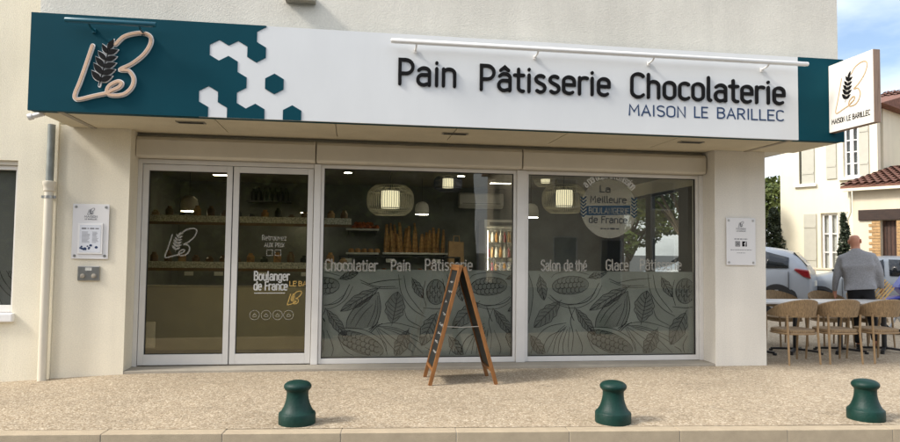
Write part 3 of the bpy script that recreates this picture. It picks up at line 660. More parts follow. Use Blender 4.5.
for p in (254.5, 266, 277.5, 288.5):
    q = aty(p, 315, 0.); m_.ribbon([(q[0]+.058*math.cos(2*math.pi*i/20), q[2]+.058*math.sin(2*math.pi*i/20)) for i in range(21)], .006, (0, .0008), front(.001), caps=False)
    for (u, v, u2, v2) in ((-.025, -.012, .0, .018), (0, .018, .026, -.01), (-.02, -.02, .022, -.018)): m_.ribbon([(q[0]+u, q[2]+v), (q[0]+u2, q[2]+v2)], .006, (0, .0009), front(.001))
q = aty(262, 240, 0.); q2 = aty(286, 240, 0.); write(m_, 'Retrouvez', q[0], q[2]+.0, q2[0], .06, .009, .001); write(m_, 'AUX PRIX', q[0]+.03, q[2]-.085, q2[0]-.02, .05, .009, .001)
for s_ in (0, 1): m_.ribbon([(q[0]+.06+s_*.1, q[2]-.12), (q[0]+.13+s_*.1, q[2]-.12), (q[0]+.13+s_*.1, q[2]-.19), (q[0]+.06+s_*.1, q[2]-.19), (q[0]+.06+s_*.1, q[2]-.12)], .007, (0, .0008), front(.001))
m_.build('door_pictograms', 'decal_faint', d2)
a = aty(139.5, 322, 0.); b = aty(154.5, 348, 0.)
MB().box(a[0], b[0], .018, .020, b[2], a[2]).build('door_notice', 'decal_faint', d1)

# ================================================================ fascia sign
SY = -1.35
sg = thing('fascia_sign', 'long white and teal fascia sign with raised black lettering over the shopfront', 'sign', (1.3, SY, 2.78))
SZ0, SZ1 = 2.78, 3.765; SX0, SX1 = -3.225, 5.80; XT = 5.205
MB().box(SX0, SX1, SY+.03, UY-.01, SZ0, SZ1).build('sign_box', 'teal', sg)
MB().box(SX0+.002, XT, SY, SY+.029, SZ0-.004, SZ1+.002).build('white_panel', 'sign_white', sg)
MB().box(XT+.002, SX1+.003, SY-.002, SY+.027, SZ0-.007, SZ1+.005).build('teal_end_panel', 'teal', sg, bevel=.003)
c0 = aty(195+319/4.017, 20+257/4.017, SY); e0 = aty(195+(319+37)/4.017, 20+258/4.017, SY); HW = (e0[0]-c0[0])*2; HR = HW/math.sqrt(3)
def hexpts(cx, cz, s=1.): return [(cx+HR*s*math.sin(R(60*i)), cz+HR*s*math.cos(R(60*i))) for i in range(6)]
CUT = c0[0]-4*HW; tp = MB(); PZ0, PZ1 = SZ0-.006, SZ1+.004
tp.prism2([(SX0-.002, PZ0), (CUT, PZ0), (CUT, PZ1), (SX0-.002, PZ1)], (-.028, .006), front(SY))
cells = {-3: [-3.5, -2.5, -1.5], -2: [-4, -1], -1: [-3.5, -2.5], 0: [-4, -3, -2], 1: [-2.5], 2: [-4, -2, -1], 3: [-3.5, -2.5, -1.5, -.5], -4: [-4, -3, -2, -1]}
def cellpoly(row, c_):
    p = hexpts(c0[0]+c_*HW, c0[2]-row*1.5*HR)
    for f in (lambda q: q[0]-CUT, lambda q: q[1]-PZ0, lambda q: PZ1-q[1]): p = clip(p, f) if len(p) > 2 else []
    return p
for row in cells:
    for c_ in cells[row]:
        p = cellpoly(row, c_)
        if len(p) > 2: tp.prism2(p, (-.0005, .006), front(SY))
tp.build('teal_panel', 'teal', sg)
for row, c_ in ((0, 0), (2, 1)): MB().prism2(cellpoly(row, c_), (-.0005, .008), front(SY)).build('hexagon', 'teal', sg)
logo(sg, front(SY), LCX, LCZ, LH, .026, ('logo_beige', 'letter_black', 'white_trim'), outline=.020, d0=.006, lift=.012)
def sign_word(t, p0, p1, py, cap, wt, m, d=(.0, .02)):
    a = aty(p0, py, SY); b = aty(p1, py, SY); k = (b[0]-a[0]-wt)/(word_w(t)-.17)
    for ch, x in lay(t):
        m_ = MB()
        for i, st in enumerate(G[ch][1]): m_.ribbon([(a[0]+wt/2+(x+p[0]-.05)*k, a[2]+wt/2+p[1]*(cap-wt)) for p in st], wt, (d[0], d[1]+i*.0006), front(SY))
        m_.build('letter', m, sg)
sign_word('Pain', 398, 457, 85.5, .302, .036, 'letter_black'); sign_word('Pâtisserie', 479.5, 610.5, 91, .302, .036, 'letter_black'); sign_word('Chocolaterie', 630, 785, 98.3, .302, .036, 'letter_black')
for t, p0, p1 in (('MAISON', 628.6, 686.5), ('LE', 694, 708), ('BARILLEC', 717, 784)): sign_word(t, p0, p1, 115.6+(p0-628.6)*.034, .135, .0165, 'letter_blue', (0, .004))

# light bars above the sign
def lightbar(name, label, x0, x1, z, m, brs):
    t = thing(name, label, 'lamp', ((x0+x1)/2, SY-.16, z), group='sign light bars')
    tb = MB().lathe([(.0, 0), (.021, 0), (.025, .006), (.025, x1-x0-.006), (.021, x1-x0), (.0, x1-x0)], (x0, SY-.16, z), 14, 'x', cap=False).build('tube', m, t, smooth=True)
    MB().box(x0+.03, x1-.03, SY-.167, SY-.153, z-.028, z-.022).build('diffuser', m, t)
    for x in brs:
        MB().tube([(x, SY-.16, z-.02), (x, SY-.12, z-.045), (x, SY-.01, z-.05)], .010, 8).box(x-.018, x+.018, SY-.020, SY-.0075, z-.075, z-.03).build('bracket', m, t, smooth=True)
a = aty(65, 19.5, SY-.16); b = aty(156, 24.5, SY-.16); lightbar('sign_light_bar', 'short teal light bar above the wheat monogram', a[0], b[0], (a[2]+b[2])/2, 'teal_tube', [a[0]+.22, b[0]-.16])
a = aty(391, 41, SY-.16); b = aty(808, 63.5, SY-.16); zz = (a[2]+b[2])/2; lightbar('sign_light_bar', 'long white light bar above the raised black lettering', a[0], b[0], zz, 'lamp_white', [aty(p, 50, SY-.1)[0] for p in (416, 537, 652, 766)])

# blade sign
bl = thing('blade_sign', 'square white projecting sign with wood edge and wheat monogram', 'sign', (5.64, SY, 2.87))
BX = 5.60
MB().box(BX, BX+.004, -2.05, -1.36, 2.875, 3.675).build('white_face', 'blade_white', bl)
MB().box(BX+.0045, BX+.085, -2.055, -1.355, 2.872, 3.678).build('wood_box', 'blade_wood', bl, bevel=.003)
MB().box(BX+.086, BX+.09, -2.05, -1.36, 2.875, 3.675).build('white_face', 'blade_white', bl)
pl = lambda y, z, d: (BX-d, -y, z)
logo(bl, pl, 1.72, 3.33, .50, .011, ('logo_gold', 'letter_black'), lift=.003)
m_ = MB(); write(m_, 'MAISON LE BARILLEC', 1.405, 2.965, 2.0, .055, .0085, 0, (0, .003), plane=pl); m_.build('lettering', 'letter_black', bl)
MB().box(BX+.02, BX+.06, -1.37, SY-.002, 3.0, 3.06).box(BX+.02, BX+.06, -1.37, SY-.002, 3.5, 3.56).build('bracket', 'steel', bl)

# ================================================================ neighbour on the left
nh = thing('neighbour_house', 'pale yellow rendered house wall left of the bakery with a grey window', 'building', (-6, -.38, -.1))
HX = -3.322
WX1 = -3.735; WX0 = -5.0; WZ0, WZ1 = .62, 2.38
wl_ = MB().box(-12, WX0, -.38, .2, -.6, 8.5).box(WX1, HX, -.38, .2, -.6, 8.5).box(WX0, WX1, -.38, .2, WZ1, 8.5).box(WX0, WX1, -.38, .2, -.6, WZ0)
wl_.box(-12, HX, .2, 6, -.6, 8.5); wl_.build('wall', 'render_left', nh)
nw = rect_frame(WX0+.002, WX1-.002, WZ0+.05, WZ1-.05, .05, .05, .075, -.30, -.22).build('window', 'frame_white', nh, bevel=.004)
MB().box(WX0+.05, WX1-.05, -.265, -.258, WZ0+.12, WZ1-.10).build('pane', 'glass', nw)
MB().box(WX0+.05, WX1-.05, -.20, -.19, WZ0+.05, WZ1-.05).build('blind', 'blind_grey', nw)
D = Draw(WX0+.06, WX1-.06, WZ0+.13, 1.14); Mn = lambda p: (aty(-130+p[0]/4.65, 250+p[1]/4.65, -.2)[0], aty(-130+p[0]/4.65, 250+p[1]/4.65, -.2)[2])
motif(D, Mn); mb_ = D.mb; mb_.v = [(x, y-.25, z) for x, y, z in mb_.v]; mb_.build('cocoa_drawing', 'film_line', nw)
MB().box(WX0, WX1, -.34, -.2, WZ1-.048, WZ1-.0005).build('blind_box', 'shutter_box', nh)
MB().box(WX0-.05, WX1+.03, -.44, -.2, WZ0-.05, WZ0+.045).build('window_sill', 'white_trim', nh, bevel=.012)

# downpipe
dp = thing('downpipe', 'cream downpipe with zinc upper length beside the left plaque', 'downpipe', (-3.37, -.45, -.1))
px_ = -3.368; py_ = -.452
MB().lathe([(.046, -.09), (.046, 2.06)], (px_, py_, 0), 20).build('lower_pipe', 'pipe_cream', dp, smooth=True)
MB().lathe([(.04, 2.07), (.04, 2.79)], (px_, py_, 0), 20).build('upper_pipe', 'pipe_zinc', dp, smooth=True)
MB().lathe([(.047, 2.03), (.06, 2.04), (.06, 2.09), (.068, 2.10), (.068, 2.145), (.05, 2.15)], (px_, py_, 0), 20).build('collar', 'pipe_cream', dp, smooth=True)
MB().lathe([(.051, 1.955), (.051, 1.985)], (px_, py_, 0), 20).box(px_-.075, px_-.05, py_-.012, py_+.012, 1.955, 1.985).box(px_+.05, px_+.075, py_-.012, py_+.012, 1.955, 1.985).box(px_-.01, px_+.01, py_+.04, -.352, 1.96, 1.98).build('clamp', 'steel', dp, smooth=True)
dr = thing('overflow_spout', 'small white overflow spout under the teal corner of the sign', 'spout', (-3.30, -.9, 2.7))
q = (-3.29, -1.15, 2.745)
MB().tube([(-3.305, -1.15, 2.738), (-3.265, -1.15, 2.75)], .034, 14).build('nozzle', 'white_trim', dr, smooth=True)
MB().tube([(-3.268, -1.15, 2.749), (-3.16, -1.15, 2.783)], .026, 12).build('spout_pipe', 'white_trim', dr, smooth=True)

# wall plaques and intercom
def plaque(name, label, x0, x1, z0, z1):
    t = thing(name, label, 'plaque', ((x0+x1)/2, -.36, z0)); Y = -.372
    MB().box(x0, x1, Y, Y+.008, z0, z1).build('panel', 'plaque_white', t, bevel=.002)
    for x in (x0+.035, x1-.035):
        for z in (z0+.035, z1-.035): MB().lathe([(.013, -.006), (.016, -.002), (.016, .0), (.008, .022)], (x, Y, z), 12, 'y').build('spacer', 'steel', t, smooth=True)
    cx = (x0+x1)/2; logo(t, front(Y-.0002), cx, z1-.085, .075, .005, ('ink_grey', 'ink_grey'), lift=.0006)
    m_ = MB(); write(m_, 'MAISON', cx-.07, z1-.155, cx+.07, .022, .004, Y-.0002); write(m_, 'LE BARILLEC', cx-.065, z1-.18, cx+.065, .013, .003, Y-.0002)
    return t, cx, Y, m_
t, cx, Y, m_ = plaque('wall_plaque', 'white plaque holding a framed price sheet beside the downpipe', -3.142, -2.75, 1.278, 1.905); m_.build('lettering', 'ink_grey', t)
MB().box(-3.075, -2.81, Y-.014, Y-.0004, 1.335, 1.685).build('sheet_frame', 'white_trim', t, bevel=.003)
ps = MB().box(-3.055, -2.83, Y-.0165, Y-.0145, 1.355, 1.665).build('price_sheet', 'paper_white', t)
m_ = MB(); small_print(m_, -3.035, -2.85, 1.615, .024, Y-.0167, 2)
for i in range(11):
    z = 1.585-i*.012; m_.ribbon([(-3.03, z), (-3.03+.06+random.random()*.03, z)], .004, (0, .0006), front(Y-.0167), caps=False); m_.ribbon([(-2.92, z), (-2.92+.03+random.random()*.04, z)], .004, (0, .0006), front(Y-.0167), caps=False)
m_.build('print', 'ink_grey', t)
m_ = MB()
for i in range(12):
    x, z, r_ = -3.04+random.random()*.19, 1.365+random.random()*.05+abs(i-6)*.004, .010+random.random()*.009
    m_.prism2([(x+r_*math.cos(a), z+r_*.8*math.sin(a)) for a in [math.pi*j/4 for j in range(8)]], (0, .0006+i*.0002), front(Y-.0167))
m_.build('print', 'ink_blue', t)
t, cx, Y, m_ = plaque('wall_plaque', 'white plaque with two social media icons on the corner pillar', 4.858, 5.27, 1.28, 1.90)
small_print(m_, cx-.095, cx+.095, 1.615, .018, Y-.0002, 5); small_print(m_, cx-.15, cx+.15, 1.475, .013, Y-.0002, 6); small_print(m_, cx-.06, cx+.06, 1.435, .014, Y-.0002, 7); m_.build('lettering', 'ink_grey', t)
for sx, nm in ((-1, 'camera_icon'), (1, 'letter_icon')):
    ic = MB().prism2([(cx+sx*.048-.033, 1.525), (cx+sx*.048+.033, 1.525), (cx+sx*.048+.033, 1.593), (cx+sx*.048-.033, 1.593)], (0, .001), front(Y-.0002)).build(nm, 'letter_black', t)
    m_ = MB(); x = cx+sx*.048
    if sx < 0:
        m_.ribbon([(x+.022*a, 1.559+.024*b) for a, b in ((-1,-1),(1,-1),(1,1),(-1,1),(-1,-1))], .005, (0, .001), front(Y-.0014)); m_.ribbon([(x+.011*math.cos(a), 1.559+.011*math.sin(a)) for a in [math.pi*j/6 for j in range(13)]], .004, (0, .0014), front(Y-.0014))
    else: m_.ribbon([(x+.008, 1.528), (x+.008, 1.572), (x+.014, 1.583), (x+.022, 1.583)], .010, (0, .001), front(Y-.0014)); m_.ribbon([(x-.006, 1.56), (x+.02, 1.56)], .008, (0, .0015), front(Y-.0014))
    m_.build('icon_mark', 'plaque_white', ic)
ib = thing('intercom_box', 'small steel key box on the wall below the left plaque', 'intercom', (-2.95, -.36, 1.03))
MB().box(-3.068, -2.832, -.376, -.351, 1.03, 1.195).build('faceplate', 'steel', ib, bevel=.005)
MB().box(-2.985, -2.915, -.379, -.3765, 1.145, 1.18).build('label_strip', 'label_white', ib)
for x in (-3.01, -2.89): MB().lathe([(.026, 0), (.026, -.012), (.018, -.018)], (x, -.376, 1.085), 16, 'y').build('key_switch', 'concrete', ib, smooth=True); 

# ================================================================ A-board
ab = thing('chalkboard_stand', 'folding wooden chalkboard stand in front of the middle window', 'chalkboard', (1.22, -1.05, -.03))
y0, y1 = -1.335, -.79; zt = 1.245; zb = -.03
for sx, xb, xt in ((-1, .865, 1.185), (1, 1.592, 1.225)):
    dv = Vector((xt-xb, 0, zt-zb)); nrm = Vector((-dv.z, 0, dv.x)).normalized()
    for y in (y0+.02, y1-.02): MB().bar((xb, y, zb), (xt, y, zt), .034, .04, (1, 0, 0)).build('leg', 'board_wood', ab, bevel=.003)
    p = Vector((xb, 0, zb)); f_ = lambda t: p+dv*t
    for tt in (.125, .975): a = f_(tt); MB().bar((a.x, y0+.035, a.z), (a.x, y1-.035, a.z), .03, .045, tuple(nrm)).build('rail', 'board_wood', ab, bevel=.003)
    a, b = f_(.14), f_(.965); m_ = MB(); e = nrm*.006
    m_.hexa([(a.x-e.x, y0+.03, a.z-e.z), (a.x+e.x, y0+.03, a.z+e.z), (a.x+e.x, y1-.03, a.z+e.z), (a.x-e.x, y1-.03, a.z-e.z)], [(b.x-e.x, y0+.03, b.z-e.z), (b.x+e.x, y0+.03, b.z+e.z), (b.x+e.x, y1-.03, b.z+e.z), (b.x-e.x, y1-.03, b.z-e.z)])
    pn = m_.build('slate', 'chalkboard', ab)
    if sx < 0:      # chalk writing on the outer face
        m_ = MB(); rnd = random.Random(3)
        pl = lambda u, v, d, a=a, b=b, nrm=nrm: tuple(a+(b-a)*v+nrm*(.0065+d)+Vector((0, y1-.03-u, 0)))
        for i, (v, n) in enumerate(((.87, 3), (.77, 4), (.66, 2), (.53, 3), (.42, 5), (.33, 5), (.24, 4), (.14, 4))):
            u = .10+rnd.random()*.08
            for j in range(n):
                pts = [(u+k*.012, v+rnd.uniform(-.012, .016)) for k in range(4)]; m_.ribbon(pts, .007, (0, .0008), pl, caps=False); u += .055+rnd.random()*.02
        m_.build('chalk_writing', 'chalk', pn)
MB().bar((1.185, y0, zt+.002), (1.185, y1, zt+.002), .05, .03).build('hinge_rail', 'board_wood', ab, bevel=.004)
MB().tube([(1.012, y0+.01, .60), (1.2, y0+.01, .592), (1.408, y0+.01, .60)], .004, 6).build('stay_chain', 'steel', ab)

# ================================================================ bollards
BL = [(-.417, -2.79), (2.243, -3.015), (4.546, -3.132)]
blab = ['dark green cast bollard at the kerb in front of the glass doors', 'dark green cast bollard at the kerb in front of the right window', 'dark green cast bollard at the kerb below the rattan chairs, nearest the right edge']
prof = [(.150, 0), (.152, .01), (.152, .082), (.147, .092), (.132, .104), (.116, .130), (.102, .165), (.093, .20), (.089, .235), (.089, .262), (.093, .272), (.106, .284), (.113, .298), (.113, .312), (.106, .326), (.088, .340), (.055, .350), (.02, .354), (0, .3545)]
b0 = None
for i, (x, y) in enumerate(BL):
    if b0 is None:
        t = thing('bollard', blab[i], 'bollard', (x, y, -.032), group='green bollards along the kerb', world=False); b0 = t
        MB().lathe([p for p in prof if p[1] <= .092], n=40, cap=False).build('base_ring', 'bollard_green', t, smooth=True, angle=35)
        MB().lathe([p for p in prof if .0915 <= p[1] <= .273], n=40, cap=False).build('waist', 'bollard_green', t, smooth=True, angle=35)
        MB().lathe([p for p in prof if p[1] >= .2715], n=40, cap=False).build('cap', 'bollard_green', t, smooth=True, angle=35)
    else:
        t = copy_tree(b0); t.location = (x, y, -.032); t['label'] = blab[i]; t.rotation_euler = ([0, .005, -.004][i], [0, -.004, .004][i], i*1.3)

# ================================================================ inside the shop
def pendant(name, label, c, wd, ht, m, ceil=2.72, cat_='lamp', glow=.4):
    t = thing(name, label, cat_, c, group='pendant lamps')
    x, y, z = c; m_ = MB(); n = 64
    pr = []
    for i in range(11):
        v = -1+2*i/10; pr.append((wd/2*(1-abs(v)**3.2*.34), v*ht/2))
    for k in range(n):
        a = 2*math.pi*k/n; m_.tube([(x+r_*math.cos(a), y+r_*math.sin(a), z+h) for r_, h in pr], .0050*wd/.66, 4, cap=False)
    for r_, h in (pr[0], pr[2], pr[-3], pr[-1]): m_.tube([(x+r_*math.cos(2*math.pi*k/28), y+r_*math.sin(2*math.pi*k/28), z+h) for k in range(29)], .006*wd/.66, 5, cap=False)
    m_.build('wire_shade', m, t)
    MB().lathe([(wd*.19, -ht*.28), (wd*.195, 0), (wd*.19, ht*.32)], c, 22).build('lit_diffuser', 'lamp_glow', t, smooth=True)
    MB().tube([(x, y, z+ht*.3), (x, y, ceil)], .006, 6).lathe([(.05, -.03), (.05, 0)], (x, y, ceil), 14).build('cord', 'int_dark', t)
    return t
q = aty(390.4, 200.3, 1.0); pendant('pendant_lamp', 'large wire pendant lamp hanging in the middle window', tuple(q), .66, .41, 'lamp_mesh')
q = aty(448, 183.6, 3.0); pendant('pendant_lamp', 'small dark wire pendant lamp farther back in the middle window', tuple(q), .49, .27, 'lamp_mesh_dark')
q = aty(564, 199, 1.0); pendant('pendant_lamp', 'large wire pendant lamp beside the round sticker in the right window', tuple(q), .64, .40, 'lamp_mesh')
q = aty(545.5, 179, 3.0); pendant('pendant_lamp', 'small lit pendant lamp high at the left of the right window', tuple(q), .42, .26, 'lamp_mesh')
def dome(label, px, py, Y, s):
    q = aty(px, py, Y); t = thing('dome_lamp', label, 'lamp', tuple(q), group='cream dome lamps'); r_ = s/2
    MB().lathe([(r_*.98, -s*.42), (r_, -s*.2), (r_, 0), (r_*.86, s*.28), (r_*.5, s*.46), (.012, s*.5)], tuple(q), 22).build('shade', 'int_white', t, smooth=True)
    MB().lathe([(r_*.9, -s*.44), (r_*.9, -s*.425)], tuple(q), 22).build('diffuser', 'strip_glow', t)
    MB().tube([(q[0], q[1], q[2]+s*.5), (q[0], q[1], 2.72)], .005, 6).build('cord', 'int_dark', t)
dome('cream dome lamp behind the left glass door', 189.5, 204, 2.2, .26); dome('cream dome lamp beside the large pendant in the middle window', 422, 208.5, 3.4, .25); dome('cream dome lamp at the left edge of the right window', 531, 211, 2.6, .26)
# ceiling strip lights and downlights
def strip(label, p0, p1, py, wd=.07):
    a = atz(p0, py, 2.70); b = atz(p1, py, 2.70)
    if a[1] > 4.8 or a[1] < .3: a = aty(p0, py, 3.5); b = aty(p1, py, 3.5)
    t = thing('strip_light', label, 'lamp', (a[0], a[1], a[2]), group='ceiling strip lights'); z = 2.715
    MB().box(a[0], b[0], a[1]-wd/2-.01, a[1]+wd/2+.01, z-.03, z).build('housing', 'int_white', t); MB().box(a[0]+.01, b[0]-.01, a[1]-wd/2, a[1]+wd/2, z-.036, z-.031).build('diffuser', 'strip_glow', t)
strip('lit strip light behind the gap between the two glass doors', 213, 239, 174); strip('lit strip light at the top of the middle window', 378, 414, 168.2); strip('lit strip light above the wall air conditioner', 490, 512, 182.3)
for lb, p, y in (('round ceiling downlight left of the large pendant in the middle window', 348, 172), ('round ceiling downlight right of the dark pendant', 461, 175.5), ('round ceiling downlight at the top left of the right window', 537, 172.5), ('small lit downlight at the far right behind the right door', 304, 212)):
    q = atz(p, y, 2.70)
    if not (.3 < q[1] < 4.9): q = aty(p, y, 4.6)
    t = thing('downlight', lb, 'lamp', tuple(q), group='ceiling downlights'); z = min(2.718, q[2])
    MB().lathe([(.07, -.012), (.085, 0)], (q[0], q[1], z), 18).build('rim', 'int_white', t); MB().lathe([(.06, -.016), (.06, -.0125)], (q[0], q[1], z), 18).build('diffuser', 'strip_glow', t)
# air conditioner
t = thing('air_conditioner', 'white wall air conditioner high on the back wall', 'air conditioner', (2.58, 4.8, 2.28)); x0, x1, z0, z1 = 2.13, 3.03, 2.30, 2.60
MB().prism([(x0, 4.94, z0), (x0, 4.78, z0), (x0, 4.70, z0+.07), (x0, 4.70, z1-.03), (x0, 4.73, z1), (x0, 4.94, z1)], (x1-x0, 0, 0)).build('casing', 'int_white', t, bevel=.01)
MB().box(x0+.06, x1-.06, 4.692, 4.699, z0+.085, z0+.095).build('louvre', 'int_dark', t); MB().box(x0+.06, x1-.06, 4.74, 4.76, z0-.012, z0-.002).build('outlet_flap', 'int_white', t)
# drinks fridge
t = thing('drinks_fridge', 'white glass fronted drinks fridge at the right of the middle window', 'fridge', (2.88, 4.6, 0)); x0, x1 = 2.56, 3.20
MB().box(x0, x0+.05, 4.3, 4.9, 0, 2.05).box(x1-.05, x1, 4.3, 4.9, 0, 2.05).box(x0+.05, x1-.05, 4.85, 4.9, 0, 2.05).box(x0+.05, x1-.05, 4.3, 4.85, 0, .25).box(x0+.05, x1-.05, 4.3, 4.85, 1.9, 2.05).build('cabinet', 'int_white', t)
dr_ = rect_frame(x0+.01, x1-.01, .26, 1.89, .05, .05, .06, 4.26, 4.295).build('door', 'int_white', t); MB().box(x0+.07, x0+.085, 4.22, 4.258, .9, 1.3).build('handle', 'int_dark', dr_)
MB().box(x0+.1, x1-.1, 4.284, 4.296, 1.94, 2.0).build('name_strip', 'blind_grey', t)
MB().box(x0+.055, x0+.075, 4.32, 4.34, .3, 1.85).build('light_tube', 'strip_glow', t)
for j in range(5):
    z = .4+j*.3; MB().box(x0+.052, x1-.052, 4.4, 4.84, z, z+.015).build('shelf', 'steel', t)
    for i in range(6): MB().lathe([(.032, 0), (.032, .13), (.014, .17), (.014, .2)], (x0+.115+i*.083, 4.48, z+.016), 10).build('bottle', ['int_white', 'bread', 'label_white', 'tail_red', 'kraft'][(i+j) % 5], t, smooth=True)
# bread wall: shelves, baguettes, pastries
def shelf(label, x0, x1, y, z, d=.3, edge='label_white'):
    t = thing('bread_shelf', label, 'shelf', ((x0+x1)/2, y, z), group='back wall bread shelves'); MB().box(x0, x1, y, y+d, z-.03, z).build('board', 'int_wood', t); MB().box(x0, x1, y-.012, y-.001, z-.032, z+.006).build('price_rail', edge, t); 
    for x in (x0+.05, x1-.05): MB().box(x-.012, x+.012, y+.02, y+d, z-.12, z-.031).build('bracket', 'int_dark', t)
s1 = aty(346, 228.5, 4.6); s1b = aty(379, 228.5, 4.6); s2 = aty(346, 252.5, 4.6); s3 = aty(381, 252.5, 4.6); s3b = aty(448, 252.5, 4.6)
shelf('upper bread shelf holding golden pastries', s1[0], s1b[0], 4.6, s1[2]); shelf('lower bread shelf under the pastries', s2[0], s1b[0], 4.6, s2[2]); shelf('long shelf holding the upright baguettes', s3[0]+.03, s3b[0], 4.6, s3[2])
bg0 = None; rnd = random.Random(5)
def baguette_mesh(m_, L=.52, r_=.032):
    m_.tube([(0, .01*math.sin(i*.8), L*i/9) for i in range(10)], [r_*(.35+.65*math.sin(math.pi*(.1+.8*i/9))**.5) for i in range(10)], 7)
nb = 26; xa, xb = s3[0]+.06, s3b[0]-.05
for i in range(nb):
    if bg0 is None: m_ = MB(); baguette_mesh(m_); bg0 = m_.build('baguette', 'bread', loc=(0, 0, 0), smooth=True); o = bg0
    else: o = bg0.copy(); COL.objects.link(o)
    o.location = (xa+(xb-xa)*(i+.5)/nb, 4.68+.05*(i % 3), s3[2]); o.rotation_euler = (rnd.uniform(-.22, -.12), rnd.uniform(-.12, .12), 0); sc_ = rnd.uniform(.72, 1.18); o.scale = (rnd.uniform(.85, 1.2), 1, sc_)
    tag(o, 'upright golden baguette in the row on the back wall rack', 'bread', 'baguettes on the back wall')
ps0 = None
for i in range(12):
    if ps0 is None:
        m_ = MB(); m_.tube([(-.05+.1*j/6, .02*math.cos(j), .03+.012*math.sin(math.pi*j/6)) for j in range(7)], [.012+.03*math.sin(math.pi*j/6) for j in range(7)], 7); ps0 = m_.build('pastry', 'pastry', loc=(0, 0, 0), smooth=True); o = ps0
    else: o = ps0.copy(); COL.objects.link(o)
    k = i if i < 7 else i-7; o.location = (s1[0]+.14+.075*k+(.04 if i >= 7 else 0), 4.70+.05*(i % 2), s1[2]+(.0 if i < 7 else .06)); o.rotation_euler = (0, 0, rnd.uniform(0, 3))
    tag(o, 'small golden pastry heaped on the upper bread shelf', 'pastry', 'pastries on the upper shelf')
# loaves on the lower shelf
for i in range(5):
    m_ = MB(); m_.lathe([(.0, .0), (.07, .0), (.095, .04), (.08, .08), (.03, .1), (0, .102)], n=14, cap=False); x = s2[0]+.1+i*.125
    o = m_.build('round_loaf', 'bread', loc=(x, 4.74, s2[2]), smooth=True) if False else None
    mm_ = MB(); mm_.lathe([(.0, .0), (.05, .0), (.062, .03), (.05, .07), (.02, .085), (0, .087)], (x, 4.74, s2[2]), 12, cap=False)
    tag(mm_.build('round_loaf', 'bread', loc=(x, 4.74, s2[2]), smooth=True), 'small round loaf on the lower bread shelf', 'bread', 'loaves on the lower shelf')
# paper bag
q = aty(456, 243, 4.3); t = thing('paper_bag', 'kraft paper bag standing right of the baguettes', 'bag', (q[0], 4.3, 1.2))
x = q[0]; MB().hexa([(x-.15, 4.22, 1.02), (x+.15, 4.22, 1.02), (x+.15, 4.4, 1.02), (x-.15, 4.4, 1.02)], [(x-.14, 4.24, 1.62), (x+.14, 4.24, 1.60), (x+.14, 4.38, 1.60), (x-.14, 4.38, 1.62)]).build('sack', 'kraft', t); MB().tube([(x-.06, 4.25, 1.6), (x-.05, 4.25, 1.72), (x+.05, 4.25, 1.72), (x+.06, 4.25, 1.6)], .01, 6).build('handle', 'kraft', t)
# counters
t = thing('sales_counter', 'dark shop counter behind the middle window below the baguettes', 'counter', (1.2, 3.3, 0))
MB().box(-.3, 3.3, 3.0, 3.7, -.002, .98).build('front_panel', 'int_dark', t); MB().box(-.34, 3.34, 2.96, 3.74, .981, 1.02).build('worktop', 'int_wood', t, bevel=.006)
t = thing('display_cabinet', 'glass pastry display cabinet on the shop counter', 'cabinet', (.8, 3.3, 1.02)); MB().box(-.2, 1.9, 3.1, 3.6, 1.022, 1.05).box(-.2, 1.9, 3.1, 3.6, 1.30, 1.325).box(-.2, -.17, 3.1, 3.6, 1.05, 1.30).box(1.87, 1.9, 3.1, 3.6, 1.05, 1.30).build('case', 'int_dark', t)
for i in range(9): MB().lathe([(.05, 0), (.06, .03), (.03, .06), (.0, .062)], (-.05+i*.21, 3.3, 1.051), 10).build('cake', ['pastry', 'bread', 'int_white'][i % 3], t, smooth=True)
MB().box(-.1, .02, 3.09, 3.098, 1.22, 1.28).box(.6, .75, 3.09, 3.098, 1.22, 1.28).box(1.4, 1.55, 3.09, 3.098, 1.22, 1.28).build('price_tag', 'label_white', t)
# shelving seen through the doors
t = thing('shop_shelving', 'tall shop shelving with speckled shelf edges seen through the glass doors', 'shelving', (-1.5, 1.6, 0)); Y = 1.35
z1 = aty(200, 219.5, Y)[2]; z2 = aty(200, 265.5, Y)[2]
for z in (z1, z2):
    s_ = MB().box(-3.26, .0, Y, Y+.4, z-.045, z-.01).build('shelf_board', 'int_wood', t); MB().box(-3.26, .0, Y-.02, Y-.001, z-.035, z+.055).build('shelf_edge', 'shelf_marble', s_); MB().box(-3.26, 0, Y-.024, Y-.002, z-.075, z-.036).build('price_rail', 'int_wood', s_)
    for i in range(17):
        x = -3.15+i*.19; hgt = rnd.uniform(.10, .22); MB().lathe([(.05, 0), (.055, .01), (.055, hgt*.75), (.03, hgt*.9), (.03, hgt)], (x, Y+.2, z-.009), 10).build('jar', ['kraft', 'int_dark', 'int_wood', 'bread'][rnd.randrange(4)], t, smooth=True)
MB().box(-3.26, .0, Y-.05, Y+.42, 0, z2-.30).build('base_cabinet', 'cabinet_khaki', t)
for x in (-2.3, -1.9, -1.3, -.7): MB().box(x, x+.12, Y-.03, Y-.028, z2-.14, z2-.085).build('price_tag', 'label_white', t)
t = thing('wall_shelf', 'small wall shelf with bottles seen through the right glass door', 'shelf', (-.9, 4.6, 1.9)); a = aty(246, 200, 4.6); b = aty(290, 200, 4.6); MB().box(a[0], b[0], 4.65, 4.94, a[2]-.03, a[2]).build('board', 'int_dark', t)
for i in range(7): MB().lathe([(.05, 0), (.05, .16), (.02, .2), (.02, .26)], (a[0]+.12+i*(b[0]-a[0]-.2)/6, 4.75, a[2]), 10).build('bottle', 'int_dark', t, smooth=True)
